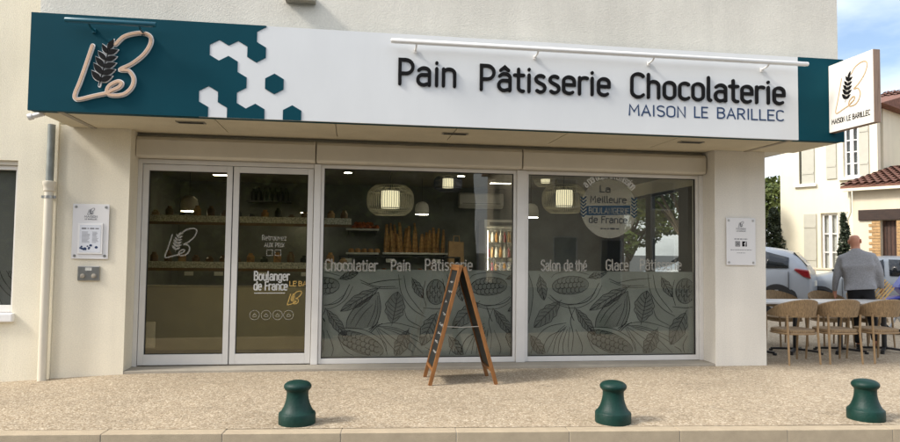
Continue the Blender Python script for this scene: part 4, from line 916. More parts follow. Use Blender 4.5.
# tea room: small tables inside right window
for i, (x, y) in enumerate(((3.4, 2.2), (4.4, 3.4))):
    t = thing('tea_table', ['round tea room table nearest the right window', 'round tea room table farther inside the right window'][i], 'table', (x, y, 0), group='tea room tables', world=False)
    MB().lathe([(.34, .72), (.35, .73), (.35, .745), (.34, .75)], n=30).build('top', 'int_white', t); MB().lathe([(.22, 0), (.22, .015), (.03, .03), (.03, .72)], n=18).build('pedestal', 'black_metal', t)

# ================================================================ terrace furniture
def make_chair(label):
    t = thing('armchair', label, 'chair', (0, 0, -.03), group='woven terrace armchairs', world=False)   # local: faces +y, back at -y
    for sx in (-1, 1):
        MB().tube([(sx*.235, -.235, 0), (sx*.225, -.20, .43), (sx*.235, -.20, .66)], [.013, .016, .014], 8).build('leg', 'chair_leg', t, smooth=True)
        MB().tube([(sx*.255, .245, 0), (sx*.245, .215, .43), (sx*.262, .19, .655)], [.013, .016, .014], 8).build('leg', 'chair_leg', t, smooth=True)
    m_ = MB(); n = 12; pts = [(.25*math.cos(a)*(1 if abs(math.cos(a)) < .8 else .98), .23*math.sin(a)) for a in [2*math.pi*i/28 for i in range(28)]]
    pts = [(math.copysign(abs(x/.25)**.6, x)*.245, math.copysign(abs(y/.23)**.6, y)*.225) for x, y in pts]
    m_.prism([(x, y, .415) for x, y in pts], (0, 0, .045)); m_.build('seat', 'rope', t, bevel=.012)
    rg = MB(); rg.tube([(x, y, .405) for x, y in pts+[pts[0]]], .013, 6, cap=False); rg.build('seat_frame', 'chair_leg', t, smooth=True)
    # wrap-round woven back: tall behind, tapering into the arms
    m_ = MB(); N = 36; inn = []; 
    for i in range(N+1):
        u = -1+2*i/N; a = R(-90+u*128); rx, ry = .285, .27
        x, y = rx*math.cos(a), ry*math.sin(a)
        if abs(u) > .72: y = y+(abs(u)-.72)*.22
        zt_ = .86-.22*abs(u)**1.7; zb_ = .635+.0*abs(u)
        if zt_-zb_ < .03: zt_ = zb_+.03
        lean = .05*(1-abs(u)); nx, ny = math.cos(a), math.sin(a)
        inn.append([(x*.95, y*.95, zb_), (x, y, zb_-.008), (x+nx*lean*.6, y+ny*lean*.6, (zb_+zt_)/2), (x+nx*lean, y+ny*lean, zt_), (x+nx*lean-nx*.02, y+ny*lean-ny*.02, zt_+.012), (x*.95+nx*lean*.55, y*.95+ny*lean*.55, (zb_+zt_)/2)])
    m_.v = [p for r_ in inn for p in r_]
    for i in range(N):
        for k in range(6): m_.f.append((i*6+k, (i+1)*6+k, (i+1)*6+(k+1) % 6, i*6+(k+1) % 6))
    m_.f += [tuple(range(6)), tuple(range(N*6, N*6+6))[::-1]]
    m_.build('backrest', 'rope', t, smooth=True, angle=60)
    return t
ch = []
CX = [5.95, 6.59, 7.24]; near_l = ['woven beige armchair nearest the corner pillar, its back to the street', 'middle woven beige armchair of the near row, its back to the street', 'woven beige armchair at the right edge of the photo, its back to the street']
far_l = ['woven armchair across the table nearest the corner pillar, only its back top showing', 'woven armchair across the middle of the tables, only its back top showing', 'woven armchair across the tables in front of the walking man']
c0_ = make_chair(near_l[0])
for i, x in enumerate(CX):
    o = c0_ if i == 0 else copy_tree(c0_); o.location = (x, -.14+.02*i, -.03); o.rotation_euler = (0, 0, [.05, -.03, .04][i]); o['label'] = near_l[i]
for i, px in enumerate((783, 829, 868)):
    o = copy_tree(c0_); q = atd(px, 293, 11.0); o.location = (q[0], q[1], -.03); o.rotation_euler = (0, 0, math.pi+[.1, -.05, .08][i]); o['label'] = far_l[i]
tb0 = None
for i, x in enumerate((5.86, 6.60, 7.34, 8.08)):
    lb = ['white topped terrace table beside the corner pillar', 'white topped terrace table second from the corner pillar', 'white topped terrace table third from the corner pillar', 'white topped terrace table farthest right, cut by the frame'][i]
    if tb0 is None:
        t = tb0 = thing('terrace_table', lb, 'table', (x, .72, -.03), group='terrace tables in a row', world=False)
        MB().box(-.362, .362, -.36, .36, .745, .772).build('table_top', 'table_white', t, bevel=.006)
        MB().lathe([(.035, .05), (.035, .735)], n=12).build('column', 'black_metal', t, smooth=True); MB().box(-.2, .2, -.2, .2, .735, .7445).build('top_plate', 'black_metal', t)
        for k in range(4):
            a = R(45+90*k); MB().bar((0, 0, .06), (.34*math.cos(a), .34*math.sin(a), .035), .045, .03).lathe([(.028, 0), (.028, .03)], (.34*math.cos(a), .34*math.sin(a), 0), 10).build('foot', 'black_metal', t)
    else: t = copy_tree(tb0); t.location = (x, .72, -.03); t['label'] = lb

# ================================================================ walking man (seen from behind)
mp_ = atd(866.5, 290, 10.7); MX, MY = float(mp_[0]), float(mp_[1])
mn = thing('person', 'bald person in a grey sweater and black trousers walking away past the tables', 'person', (MX, MY, -.03), rotz=R(-28), world=False)
def skinned(name, verts, edges, radii, m, parent, sub=2, melt=False):
    me = bpy.data.meshes.new(name); me.from_pydata(verts, edges, []); o = bpy.data.objects.new(name, me); COL.objects.link(o); o.parent = parent
    sk = o.modifiers.new('skin', 'SKIN'); sk.use_smooth_shade = True
    for i, r_ in enumerate(radii): me.skin_vertices[0].data[i].radius = r_ if isinstance(r_, tuple) else (r_, r_)
    me.skin_vertices[0].data[0].use_root = True
    ss = o.modifiers.new('sub', 'SUBSURF'); ss.levels = sub; ss.render_levels = sub
    if melt:
        rm = o.modifiers.new('melt', 'REMESH'); rm.mode = 'VOXEL'; rm.voxel_size = .016; rm.use_smooth_shade = True; sm = o.modifiers.new('smooth', 'SMOOTH'); sm.factor = .5; sm.iterations = 8
    me.materials.append(MATS[m]); return o
def chain(V, E, Rr, start, pts):      # append chain of (x,y,z,r) from index start
    p = start
    for (x, y, z, r_) in pts: V.append((x, y, z)); Rr.append(r_); E.append((p, len(V)-1)); p = len(V)-1
    return p
# local frame: faces +y, left is -x
V = [(0, 0, .93)]; E_ = []; Rr = [(.14, .10)]
ch_ = chain(V, E_, Rr, 0, [(0, .0, 1.10, (.14, .10)), (0, -.01, 1.28, (.15, .10)), (0, -.01, 1.40, (.11, .075)), (0, .0, 1.47, (.062, .062)), (0, .015, 1.53, (.064, .066)), (0, .02, 1.575, (.074, .084)), (0, .022, 1.64, (.088, .104)), (0, .012, 1.70, (.080, .094)), (0, .008, 1.735, (.045, .053))])
sh = 3
armL = [(-.19, -.01, 1.39, .058), (-.235, -.02, 1.27, .050), (-.285, -.03, 1.12, .043), (-.325, .03, .99, .036), (-.345, .075, .885, .028), (-.35, .095, .82, (.018, .036))]
armR = [(.19, -.01, 1.39, .058), (.235, -.02, 1.27, .050), (.265, -.05, 1.12, .043), (.275, .03, .995, .036), (.28, .10, .90, .028), (.282, .125, .84, (.018, .036))]
hl = chain(V, E_, Rr, sh, armL); hr = chain(V, E_, Rr, sh, armR)
chain(V, E_, Rr, 0, [(-.10, .0, .86, .085), (-.105, .06, .50, .058), (-.105, .03, .28, .052), (-.105, .0, .08, .036), (-.105, .09, .04, .03)])
chain(V, E_, Rr, 0, [(.10, .0, .86, .085), (.11, -.03, .50, .058), (.11, -.12, .28, .052), (.11, -.22, .11, .036), (.11, -.16, .05, .03)])
for h, sx in ((hl, -1), (hr, 1)):       # fingers rooted in the palm
    bx_, by_, bz_ = V[h]
    for k, (dy, ln_) in enumerate(((-.027, .062), (-.009, .078), (.009, .082), (.027, .072))):
        chain(V, E_, Rr, h, [(bx_, by_+dy, bz_-.035, .0095), (bx_-sx*.004, by_+dy+.006, bz_-.035-ln_*.5, .009), (bx_-sx*.016, by_+dy+.012, bz_-.035-ln_*.95, .008)])
    pm = h-1; bx_, by_, bz_ = V[pm]
    chain(V, E_, Rr, h, [(V[h][0]-sx*.02, V[h][1]+.045, V[h][2]+.0, .0105), (V[h][0]-sx*.024, V[h][1]+.058, V[h][2]-.035, .009)])
mn.scale = (1.04, 1.04, 1.04); mn.rotation_euler = (R(-4), R(-5), R(-38))
body = skinned('body', V, E_, Rr, 'skin', mn, 2)
m_ = MB()
for sx in (-1, 1): m_.lathe([(.004, -.012), (.024, -.008), (.030, 0), (.024, .008), (.004, .012)], (sx*.083, .005, 1.632), 12, 'x', cap=False)
m_.v = [(x, y, 1.632+(z-1.632)*1.25) for x, y, z in m_.v]; m_.build('ears', 'skin', mn, smooth=True)
m_ = MB(); m_.prism([(-.016, .112, 1.60), (.016, .112, 1.60), (.006, .108, 1.645), (-.006, .108, 1.645)], (0, .022, -.004)); m_.build('nose', 'skin', mn, smooth=True)
m_ = MB()
for sx in (-1, 1): m_.lathe([(.003, -.004), (.011, -.002), (.011, .002), (.003, .004)], (sx*.032, .100, 1.648), 10, 'y', cap=False)
m_.build('eyes', 'car_black', mn); MB().box(-.024, .024, .098, .106, 1.578, 1.584).build('mouth', 'tail_red', mn)
V = [(0, -.005, 1.06)]; E_ = []; Rr = [(.225, .16)]
chain(V, E_, Rr, 0, [(0, -.005, .935, (.215, .155)), (0, -.005, .865, (.215, .155))])
i2 = chain(V, E_, Rr, 0, [(0, -.012, 1.24, (.225, .155)), (0, -.012, 1.385, (.19, .125)), (0, .0, 1.48, (.092, .088)), (0, .010, 1.53, (.078, .078))]); shv = i2-2
chain(V, E_, Rr, shv, [(-.205, -.01, 1.375, .078), (-.25, -.02, 1.26, .070), (-.295, -.03, 1.115, .060), (-.33, .03, .985, .050), (-.347, .07, .895, .042), (-.348, .074, .885, .042)])
chain(V, E_, Rr, shv, [(.205, -.01, 1.375, .078), (.25, -.02, 1.26, .070), (.275, -.05, 1.115, .060), (.28, .03, .985, .050), (.282, .09, .905, .042), (.282, .095, .895, .042)])
skinned('sweater', V, E_, Rr, 'sweater', mn, 2, True)
V = [(0, -.005, .96)]; E_ = []; Rr = [(.19, .135)]
chain(V, E_, Rr, 0, [(0, -.005, 1.06, (.18, .125))])
chain(V, E_, Rr, 0, [(-.098, .0, .84, (.098, .105)), (-.105, .065, .50, .078), (-.105, .035, .28, .068), (-.105, .0, .09, .062), (-.105, .0, .075, .062)])
chain(V, E_, Rr, 0, [(.098, .0, .84, (.098, .105)), (.11, -.03, .50, .078), (.11, -.12, .28, .068), (.11, -.21, .13, .062), (.11, -.212, .115, .062)])
skinned('trousers', V, E_, Rr, 'trousers', mn, 2, True)
for (x, y, z, a) in ((-.105, .045, .0, 0), (.11, -.17, .03, -.5)):
    V = [(x, y-.07, z+.045), (x, y+.02, z+.045), (x, y+.12, z+.035), (x, y+.17, z+.032)]
    V = [(p[0], p[1], p[2]+(math.sin(-a)*(y+.1-p[1]) if a else 0)) for p in V]
    skinned('shoe', V, [(0, 1), (1, 2), (2, 3)], [(.045, .045), (.045, .045), (.042, .034), (.034, .028)], 'shoe', mn, 2)
# what the person carries: stacked folded wooden slats
hp = thing('slatted_rack', 'yellow wooden slatted rack carried in the walking person\'s right hand', 'rack', (MX, MY, -.03), rotz=R(-28), world=False)
hp.rotation_euler = mn.rotation_euler; hp.scale = mn.scale
for k in range(5):
    ox, oz = .024*k, -.030*k; MB().bar((.155+ox, .06, .80+oz), (.345+ox, .10, 1.02+oz), .022, .016, (0, 1, 0)).build('slat', 'pale_wood', hp)
for u in (.15, .5, .85): MB().bar((.145+.19*u, .075+.04*u, .812+.22*u), (.265+.19*u, .075+.04*u, .668+.22*u), .012, .012, (0, 1, 0)).build('cross_bar', 'pale_wood', hp)

# ================================================================ cars
def lerp_st(st, x):
    for a, b in zip(st, st[1:]):
        if a[0] <= x <= b[0]:
            t = (x-a[0])/(b[0]-a[0]); return [p+(q-p)*t for p, q in zip(a, b)]
    return list(st[0] if x < st[0][0] else st[-1])
def make_car(label, loc, heading, paint, st, wx, wr, pillars, seats_glass, tall=1.0):
    t = thing('parked_car', label, 'car', loc, heading, 'parked cars', world=False)
    m_ = MB(); rings = []
    for (x, zl, zb_, zt_, wl_, wb, wt) in st:
        half = [(0, zl), (wl_*.9, zl), (wl_, zl+.12), (wb, (zl+zb_)/2+.05), (wb, zb_), (wt+(wb-wt)*.25, zb_+(zt_-zb_)*.75), (wt*.82, zt_-.005), (0, zt_+.012)]
        rings.append([(x, y, z) for y, z in half]+[(x, -y, z) for y, z in half[-2:0:-1]])
    n = len(rings[0]); m_.v = [p for r_ in rings for p in r_]
    for i in range(len(rings)-1):
        for k in range(n): m_.f.append((i*n+k, i*n+(k+1) % n, (i+1)*n+(k+1) % n, (i+1)*n+k))
    m_.f += [tuple(range(n))[::-1], tuple(range((len(rings)-1)*n, len(rings)*n))]
    bd = m_.build('body', paint, t, smooth=True, angle=180); ss = bd.modifiers.new('sub', 'SUBSURF'); ss.levels = 2; ss.render_levels = 2
    def side(x, h, off, sg):      # point on cabin side, h=0 belt .. 1 roof
        _, zl, zb_, zt_, wl_, wb, wt = lerp_st(st, x); z = zb_+(zt_-zb_)*h; y = wb+(wt+(wb-wt)*.25-wb)*(h/.75); return (x, sg*(y+off), z)
    for sg in (-1, 1):
        for (xa, xb, h0, h1a, h1b) in pillars:
            m_ = MB(); N = 5; lo = [side(xa+(xb-xa)*i/N, h0, .006, sg) for i in range(N+1)]; hi = [side(xa+(xb-xa)*i/N, h1a+(h1b-h1a)*i/N, .006, sg) for i in range(N+1)]
            m_.v = lo+hi; m_.f = [(i, i+1, N+2+i, N+1+i) for i in range(N)]; g_ = m_.build('side_window', 'car_glass', t, smooth=True)
            sl = g_.modifiers.new('solid', 'SOLIDIFY'); sl.thickness = .012; sl.offset = 0
        for x in wx:
            MB().lathe([(wr*1.17, -.02), (wr*1.17, .004), (wr*1.08, .012)], (x, sg*.885, wr), 30, 'y').build('wheel_arch', 'car_black', t, smooth=True)
            w_ = MB().lathe([(wr*.68, -.10), (wr*.95, -.10), (wr, -.07), (wr, .07), (wr*.95, .10), (wr*.68, .10)], (x, sg*.84, wr), 32, 'y').build('wheel', 'tyre', t, smooth=True)
            MB().lathe([(0, .0), (wr*.66, .0), (wr*.67, sg*.012), (wr*.60, sg*.012), (wr*.58, sg*.003), (0, sg*.003)], (x, sg*.945, wr), 28, 'y', cap=False).build('rim', 'car_black', w_, smooth=True)
            m_ = MB()
            for k in range(5):
                a = 2*math.pi*k/5+.3; m_.bar((x, sg*.95, wr), (x+wr*.63*math.cos(a), sg*.952, wr+wr*.63*math.sin(a)), wr*.2, .014, (0, 1, 0))
            m_.lathe([(wr*.16, -.01), (wr*.16, .012)], (x, sg*.952, wr), 14, 'y'); m_.build('spokes', 'rim', w_)
        for (xa, xb) in seats_glass:
            h = side((xa+xb)/2, -.12, .02, sg); MB().box(h[0]-.09, h[0]+.09, min(h[1], h[1]-sg*.02), max(h[1], h[1]-sg*.02), h[2]-.012, h[2]+.014).build('door_handle', paint, t, bevel=.006)
        for xj in [p[0] for p in pillars]+[pillars[-1][1]]:
            a = side(xj, -.05, .0035, sg); _, zl, *_r = lerp_st(st, xj); MB().box(xj-.005, xj+.005, min(a[1]-sg*.03, a[1]), max(a[1]-sg*.03, a[1]), zl+.2, a[2]).build('door_seam', 'car_black', t)
        mx_ = pillars[-1][1]-.12; a = side(mx_, .05, .10, sg); MB().lathe([(.02, -.06), (.075, -.03), (.085, .02), (.05, .06)], (a[0], a[1], a[2]+.04), 12, 'x').build('mirror', paint, t, smooth=True)
    return t
ST1 = [(-2.10, .42, .78, .84, .66, .78, .66), (-2.06, .30, .92, .98, .80, .87, .74), (-1.96, .26, 1.02, 1.14, .84, .90, .70), (-1.82, .24, 1.03, 1.34, .86, .91, .66), (-1.6, .22, 1.02, 1.50, .87, .915, .63), (-.9, .22, .99, 1.59, .87, .915, .63), (0, .22, .97, 1.61, .87, .915, .63), (.45, .22, .95, 1.53, .87, .91, .62), (1.0, .22, .94, 1.14, .87, .90, .66), (1.2, .22, .93, 1.06, .87, .89, .70), (1.9, .24, .82, .92, .83, .85, .62), (2.08, .30, .66, .74, .72, .74, .5), (2.12, .36, .56, .62, .6, .64, .4)]
def rear_bits(t, st, x):
    for sg in (-1, 1):
        m_ = MB(); m_.prism([(-2.075, sg*.66, .84), (-1.92, sg*.66, .88), (-1.72, sg*.66, 1.04), (-1.76, sg*.66, 1.08), (-2.03, sg*.66, 1.04)], (0, sg*.265, 0)); m_.build('tail_light', 'tail_red', t, bevel=.03)
    m_ = MB(); m_.v = [(-1.975, -.60, 1.12), (-1.975, .60, 1.12), (-1.70, .52, 1.43), (-1.70, -.52, 1.43)]; m_.f = [(0, 1, 2, 3)]; o = m_.build('rear_window', 'car_glass', t); s_ = o.modifiers.new('solid', 'SOLIDIFY'); s_.thickness = .03; s_.offset = 0
    MB().box(-2.115, -2.06, -.26, .26, .66, .78).build('number_plate', 'label_white', t); MB().box(-2.12, -2.0, -.72, .72, .30, .48).build('bumper', 'car_black', t, bevel=.03)
def place_car(label, px_rear, dep, hd, rearx, paint, wx, wr):
    q = atd(px_rear, 290, dep); h = math.atan2(hd[1], hd[0]); ca, sa = math.cos(h), math.sin(h)
    lx, ly = rearx, .8
    loc = (q[0]-(lx*ca-ly*sa)*1.07, q[1]-(lx*sa+ly*ca)*1.07, -.03)
    return loc, h
loc, h = place_car('', 812, 16.2, (-.76, .65), -2.08, None, None, None)
c1 = make_car('white hatchback parked behind the corner pillar, red tail light showing', loc, h, 'car_silver', ST1, (-1.38, 1.30), .355, [(-1.62, -1.12, .12, .62, .80), (-1.02, -.12, .10, .80, .82), (-.02, .84, .08, .82, .30)], [(-1.0, -.6), (0.0, .3)], 1); rear_bits(c1, ST1, 0)
ST2 = [(a, b, c*.97, d*.945, e, f_, g_) for a, b, c, d, e, f_, g_ in ST1]
c1.scale = (1.07,)*3
q = atd(784, 290, 18.2); h2 = math.atan2(.60, -.80); ca, sa = math.cos(h2), math.sin(h2); lx, ly = 2.1*1.07, .6*1.07
c2 = make_car('silver grey car parked beyond the walking person, nose to the left', (q[0]-(lx*ca-ly*sa), q[1]-(lx*sa+ly*ca), -.03), h2, 'car_grey', ST2, (-1.28, 1.30), .32, [(-1.62, -1.12, .12, .62, .80), (-1.02, -.12, .10, .80, .82), (-.02, .84, .08, .82, .30)], [(-1.0, -.6), (0.0, .3)], 1); rear_bits(c2, ST2, 0); c2.scale = (1.07, 1.07, .98)
for sg in (-1, 1):
    for c_ in (c1, c2):
        MB().lathe([(.02, -.05), (.08, -.02), (.09, .03), (.05, .06)], (1.93, sg*.68, .76), 14, 'x').build('headlight', 'label_white', c_, smooth=True)
for c_, k in ((c1, 1.), (c2, .945)):
    m_ = MB(); m_.v = [(1.04, -.66, 1.16*k), (1.04, .66, 1.16*k), (.50, .56, 1.50*k), (.50, -.56, 1.50*k)]; m_.f = [(0, 1, 2, 3)]; o = m_.build('windscreen', 'car_glass', c_); s_ = o.modifiers.new('solid', 'SOLIDIFY'); s_.thickness = .05; s_.offset = 0

# motorbike at the right edge
q = atd(897, 290, 12.6); mo = thing('motorbike', 'blue motorbike at the right edge of the photo beyond the tables', 'motorbike', (q[0]+.80, q[1]-.1, -.03), R(165), world=False)
mo.scale = (1.1,)*3
for x in (-.68, .68):
    w_ = MB().lathe([(.24, -.045), (.30, -.055), (.315, 0), (.30, .055), (.24, .045)], (x, 0, .315), 28, 'y', cap=False).build('wheel', 'tyre', mo, smooth=True)
    m_ = MB()
    for k in range(6): a = math.pi*k/3; m_.bar((x, 0, .315), (x+.25*math.cos(a), 0, .315+.25*math.sin(a)), .03, .03, (0, 1, 0))
    m_.lathe([(.05, -.05), (.05, .05)], (x, 0, .315), 12, 'y'); m_.build('spokes', 'rim', w_)
MB().tube([(.68, .09, .315), (.42, .09, .98)], .025, 8).tube([(.68, -.09, .315), (.42, -.09, .98)], .025, 8).build('fork', 'black_metal', mo, smooth=True)
MB().prism([(.72, -.14, .80), (.50, -.14, 1.10), (.30, -.14, .98), (.05, -.14, .55), (.30, -.14, .45), (.55, -.14, .62)], (0, .28, 0)).build('fairing', 'bike_blue', mo, bevel=.05)
MB().prism([(.30, -.13, .92), (.20, -.13, 1.02), (-.15, -.13, .90), (-.15, -.13, .74), (.25, -.13, .74)], (0, .26, 0)).build('tank', 'bike_blue', mo, bevel=.05)
MB().prism([(-.12, -.11, .80), (-.12, -.11, .86), (-.55, -.11, .93), (-.85, -.11, 1.0), (-.80, -.11, .88), (-.5, -.11, .78)], (0, .22, 0)).build('seat', 'black_metal', mo, bevel=.03)
MB().prism([(.25, -.12, .72), (-.30, -.12, .74), (-.40, -.12, .35), (.20, -.12, .25)], (0, .24, 0)).build('engine', 'black_metal', mo, bevel=.03)
MB().tube([(.36, -.34, 1.04), (.40, -.15, 1.02), (.40, .15, 1.02), (.36, .34, 1.04)], .018, 8).build('handlebar', 'black_metal', mo, smooth=True)
for sg in (-1, 1): MB().tube([(.38, sg*.22, 1.04), (.44, sg*.30, 1.18)], .008, 6).lathe([(.02, -.02), (.055, -.012), (.055, .008), (.02, .014)], (.44, sg*.31, 1.20), 12, 'x').build('mirror', 'black_metal', mo, smooth=True)
MB().prism([(.66, -.11, .66), (.40, -.11, .64), (.45, -.11, .60), (.70, -.11, .60), (1.0, -.11, .50), (.92, -.11, .60)], (0, .22, 0)).build('mudguard', 'bike_blue', mo, bevel=.02)
MB().tube([(-.1, .12, .4), (-.68, .1, .33)], .03, 8).tube([(-.1, -.12, .4), (-.68, -.1, .33)], .03, 8).build('swing_arm', 'steel', mo, smooth=True)

# ================================================================ houses beyond
class Wall:      # oriented facade: u to the right along the wall, v behind it
    def __init__(s, o, az):
        s.o = Vector((o[0], o[1], 0)); s.rz = R(az); s.u = Vector((math.cos(s.rz), math.sin(s.rz), 0)); s.n = Vector((-s.u.y, s.u.x, 0))
    def px(s, p, y, v=0.):
        d = Vector(ray(p, y)); c = Vector(CAM); b = s.o+s.n*v; t = (b-c).dot(s.n)/d.dot(s.n); h = c+d*t; return ((h-s.o).dot(s.u), h.z)
hc = atd(830, 260, 22.5); W1 = Wall(hc, -60)
h1 = thing('cream_house', 'tall cream two storey house with pale grey shutters behind the terrace', 'building', (W1.o.x, W1.o.y, -.17), W1.rz, world=False)
uL = W1.px(781, 250)[0]; uR = W1.px(878, 180)[0]; OZ = .17    # local z = world z + OZ
def openings(t, W, u0, u1, z0, z1, holes, depth, m, back=6.):
    """wall slab with rectangular openings cut as real holes (strips)"""
    us = sorted(set([u0, u1]+[h for a in holes for h in a[:2]])); mb = MB()
    for a, b in zip(us, us[1:]):
        hs = sorted([(h[2], h[3]) for h in holes if h[0] <= a+1e-6 and h[1] >= b-1e-6]); z = z0
        for (c_, d_) in hs: mb.box(a, b, 0, depth, z, c_); z = d_
        mb.box(a, b, 0, depth, z, z1)
    mb.box(u0, u1, depth+.25, back, z0, z1); return mb.build('wall', m, t)
def rw(W, p0, p1, y0, y1): a = W.px(p0, (y0+y1)/2); b = W.px(p1, (y0+y1)/2); c_ = W.px((p0+p1)/2, y1); d_ = W.px((p0+p1)/2, y0); return (a[0], b[0], c_[1]+OZ, d_[1]+OZ)
hl_ = rw(W1, 821, 838, 213, 273); hu = rw(W1, 843, 858.5, 126, 177); hv = rw(W1, 799, 812, 136, 184)
openings(h1, W1, uL, uR, -.3, 6.4, [hl_, hu, hv], .25, 'house_cream')
def casement(t, h, cols, rws, trans=None):
    a, b, z0, z1 = h; fr = .07; wn = rect_frame(a+.001, b-.001, z0+.001, z1-.001, fr, fr, fr, .10, .17).build('window', 'white_trim', t)
    mid = (a+b)/2; g = MB().box(mid-.05, mid+.05, .095, .165, z0+fr, z1-fr)
    zz = [z0+fr+(z1-z0-2*fr)*i/rws for i in range(rws+1)]
    for z in zz[1:-1]: g.box(a+fr, mid-.05, .11, .15, z-.018, z+.018).box(mid+.05, b-fr, .11, .15, z-.018, z+.018)
    g.build('glazing_bars', 'white_trim', wn)
    for i in range(rws):
        for (c_, d_) in ((a+fr, mid-.05), (mid+.05, b-fr)): MB().box(c_, d_, .135, .14, zz[i]+.018, zz[i+1]-.018).build('pane', 'glass_side', wn)
    MB().box(a, b, .21, .215, z0, z1).build('curtain' , 'curtain' if trans else 'pane_dark', wn)
    MB().box(a-.12, b+.12, -.10, .06, z0-.09, z0-.002).build('sill', 'white_trim', wn)
casement(h1, hl_, 2, 3, True); casement(h1, hu, 2, 4)
MB().box(hv[0], hv[1], .2, .21, hv[2], hv[3]).build('window', 'pane_dark', h1)
def shut(t, a, b, z0, z1):
    s_ = MB().box(a, b, -.045, -.008, z0, z1).build('shutter', 'shutter_paint', t, bevel=.006)
    for z in (z0+.22*(z1-z0), z0+.78*(z1-z0)): MB().box(a+.02, b-.02, -.062, -.0455, z-.04, z+.04).build('shutter_batten', 'shutter_paint', s_)
for (p0, p1, y0, y1) in ((804.5, 817, 214, 272), (839, 848.5, 212, 273), (826.5, 836.5, 120, 179), (859.5, 869, 118, 176)):
    a = rw(W1, p0, p1, y0, y1); shut(h1, *a)
a = rw(W1, 800.5, 812, 136, 184); shut(h1, a[0]+.05, a[1]+.08, a[2], a[3]); a = hv; MB().box(a[0]-.15, a[1]+.15, -.10, -.001, a[2]-.1, a[2]-.002).build('sill', 'white_trim', h1)
# roof of the cream house
m_ = MB(); m_.prism([(uL-.3, -.4, 6.41), (uL-.3, 6.4, 6.41), (uL-.3, 3., 7.3)], (uR-uL+.6, 0, 0)); m_.build('roof', 'tile_red', h1)
# garden wall
gw = Wall(atd(815, 280, 19.6), -60); a = gw.px(770, 280)[0]; b = gw.px(838, 280)[0]
g_ = thing('garden_wall', 'low cream garden wall in front of the cream house', 'wall', (gw.o.x, gw.o.y, -.17), gw.rz, world=False); zt_ = gw.px(824, 268)[1]+.17
MB().box(a, b, 0, .2, -.2, zt_-.06).build('masonry', 'house_cream', g_); MB().box(a-.03, b+.03, -.03, .23, zt_-.0595, zt_).build('coping', 'house_beige', g_, bevel=.01)
# lower annexe with tiled roof
W2 = Wall(atd(868, 220, 19.2), -60); OZ = .17
h2_ = thing('annexe_house', 'low beige annexe with terracotta tiled roof and dark timber lintel', 'building', (W2.o.x, W2.o.y, -.17), W2.rz, world=False)
aL = W2.px(853, 220)[0]; aR = aL+7.0; ez = W2.px(856, 188)[1]+OZ
dh = (W2.px(881, 250)[0], W2.px(897, 250)[0], -.1, W2.px(886, 220)[1]+OZ)
openings(h2_, W2, aL, aR, -.3, ez, [dh], .3, 'house_pink', 3.4)
MB().box(dh[0]-.55, dh[1]+.9, -.06, .1, dh[3]+.002, dh[3]+.30).build('lintel', 'dark_beam', h2_, bevel=.01)
dd = MB().box(dh[0], dh[1], .16, .22, -.1, dh[3]).build('door', 'door_wood', h2_)
for k in range(1, 4): x = dh[0]+(dh[1]-dh[0])*k/4; MB().box(x-.012, x+.012, .150, .159, -.05, dh[3]-.03).build('door_strip', 'dark_beam', dd)
br0 = None
for sd_, u in ((0, dh[0]), (1, dh[1])):
    nbk = int((dh[3]-.1)/.085)
    for k in range(nbk):
        wd = .30 if k % 2 else .22; z = dh[3]-.004-(k+1)*.085
        mb = MB(); x0 = u-wd if sd_ == 0 else u; mb.box(x0+.003, x0+wd-.003, -.02, .02, z, z+.073); mb.build('brick', 'brick', h2_)
# annexe roof: slope with rows of canal tiles
pit = R(12.5); Ln = 3.8; rf = MB(); u0_, u1_ = aL-.22, aR+.2
rf.hexa([(u0_, -.28, ez-.02), (u1_, -.28, ez-.02), (u1_, Ln, ez-.02+(Ln+.28)*math.tan(pit)), (u0_, Ln, ez-.02+(Ln+.28)*math.tan(pit))], [(u0_, -.28, ez+.05), (u1_, -.28, ez+.05), (u1_, Ln, ez+.05+(Ln+.28)*math.tan(pit)), (u0_, Ln, ez+.05+(Ln+.28)*math.tan(pit))])
ro = rf.build('roof', 'tile_red', h2_)
tm = MB(); nrw = 9
for i in range(int((u1_-u0_)/.2)):
    u = u0_+.1+i*.2
    for j in range(nrw):
        s0 = -.34+j*.46; s1 = s0+.52; z0 = ez+.05+(s0+.28)*math.tan(pit)+.03; z1 = ez+.05+(s1+.28)*math.tan(pit)+.0
        N = 5; A_ = [(u+.085*math.cos(math.pi*k/N), s0, z0+.075*math.sin(math.pi*k/N)) for k in range(N+1)]; B_ = [(u+.065*math.cos(math.pi*k/N), s1, z1+.06*math.sin(math.pi*k/N)) for k in range(N+1)]
        tm.add(A_+B_, [(k, k+1, N+2+k, N+1+k) for k in range(N)])
o = tm.build('roof_tiles', 'tile_red', ro, fix=False); o['kind'] = 'stuff'
MB().box(u0_+.05, u1_, -.30, -.16, ez-.10, ez-.022).build('eave_board', 'house_cream', h2_)
MB().tube([(aL-.06, -.05, ez-.1), (aL-.06, -.05, ez-.7), (aL-.16, -.05, ez-.95), (aL-.16, -.05, -.1)], .045, 10).build('downpipe', 'house_cream', h2_, smooth=True)
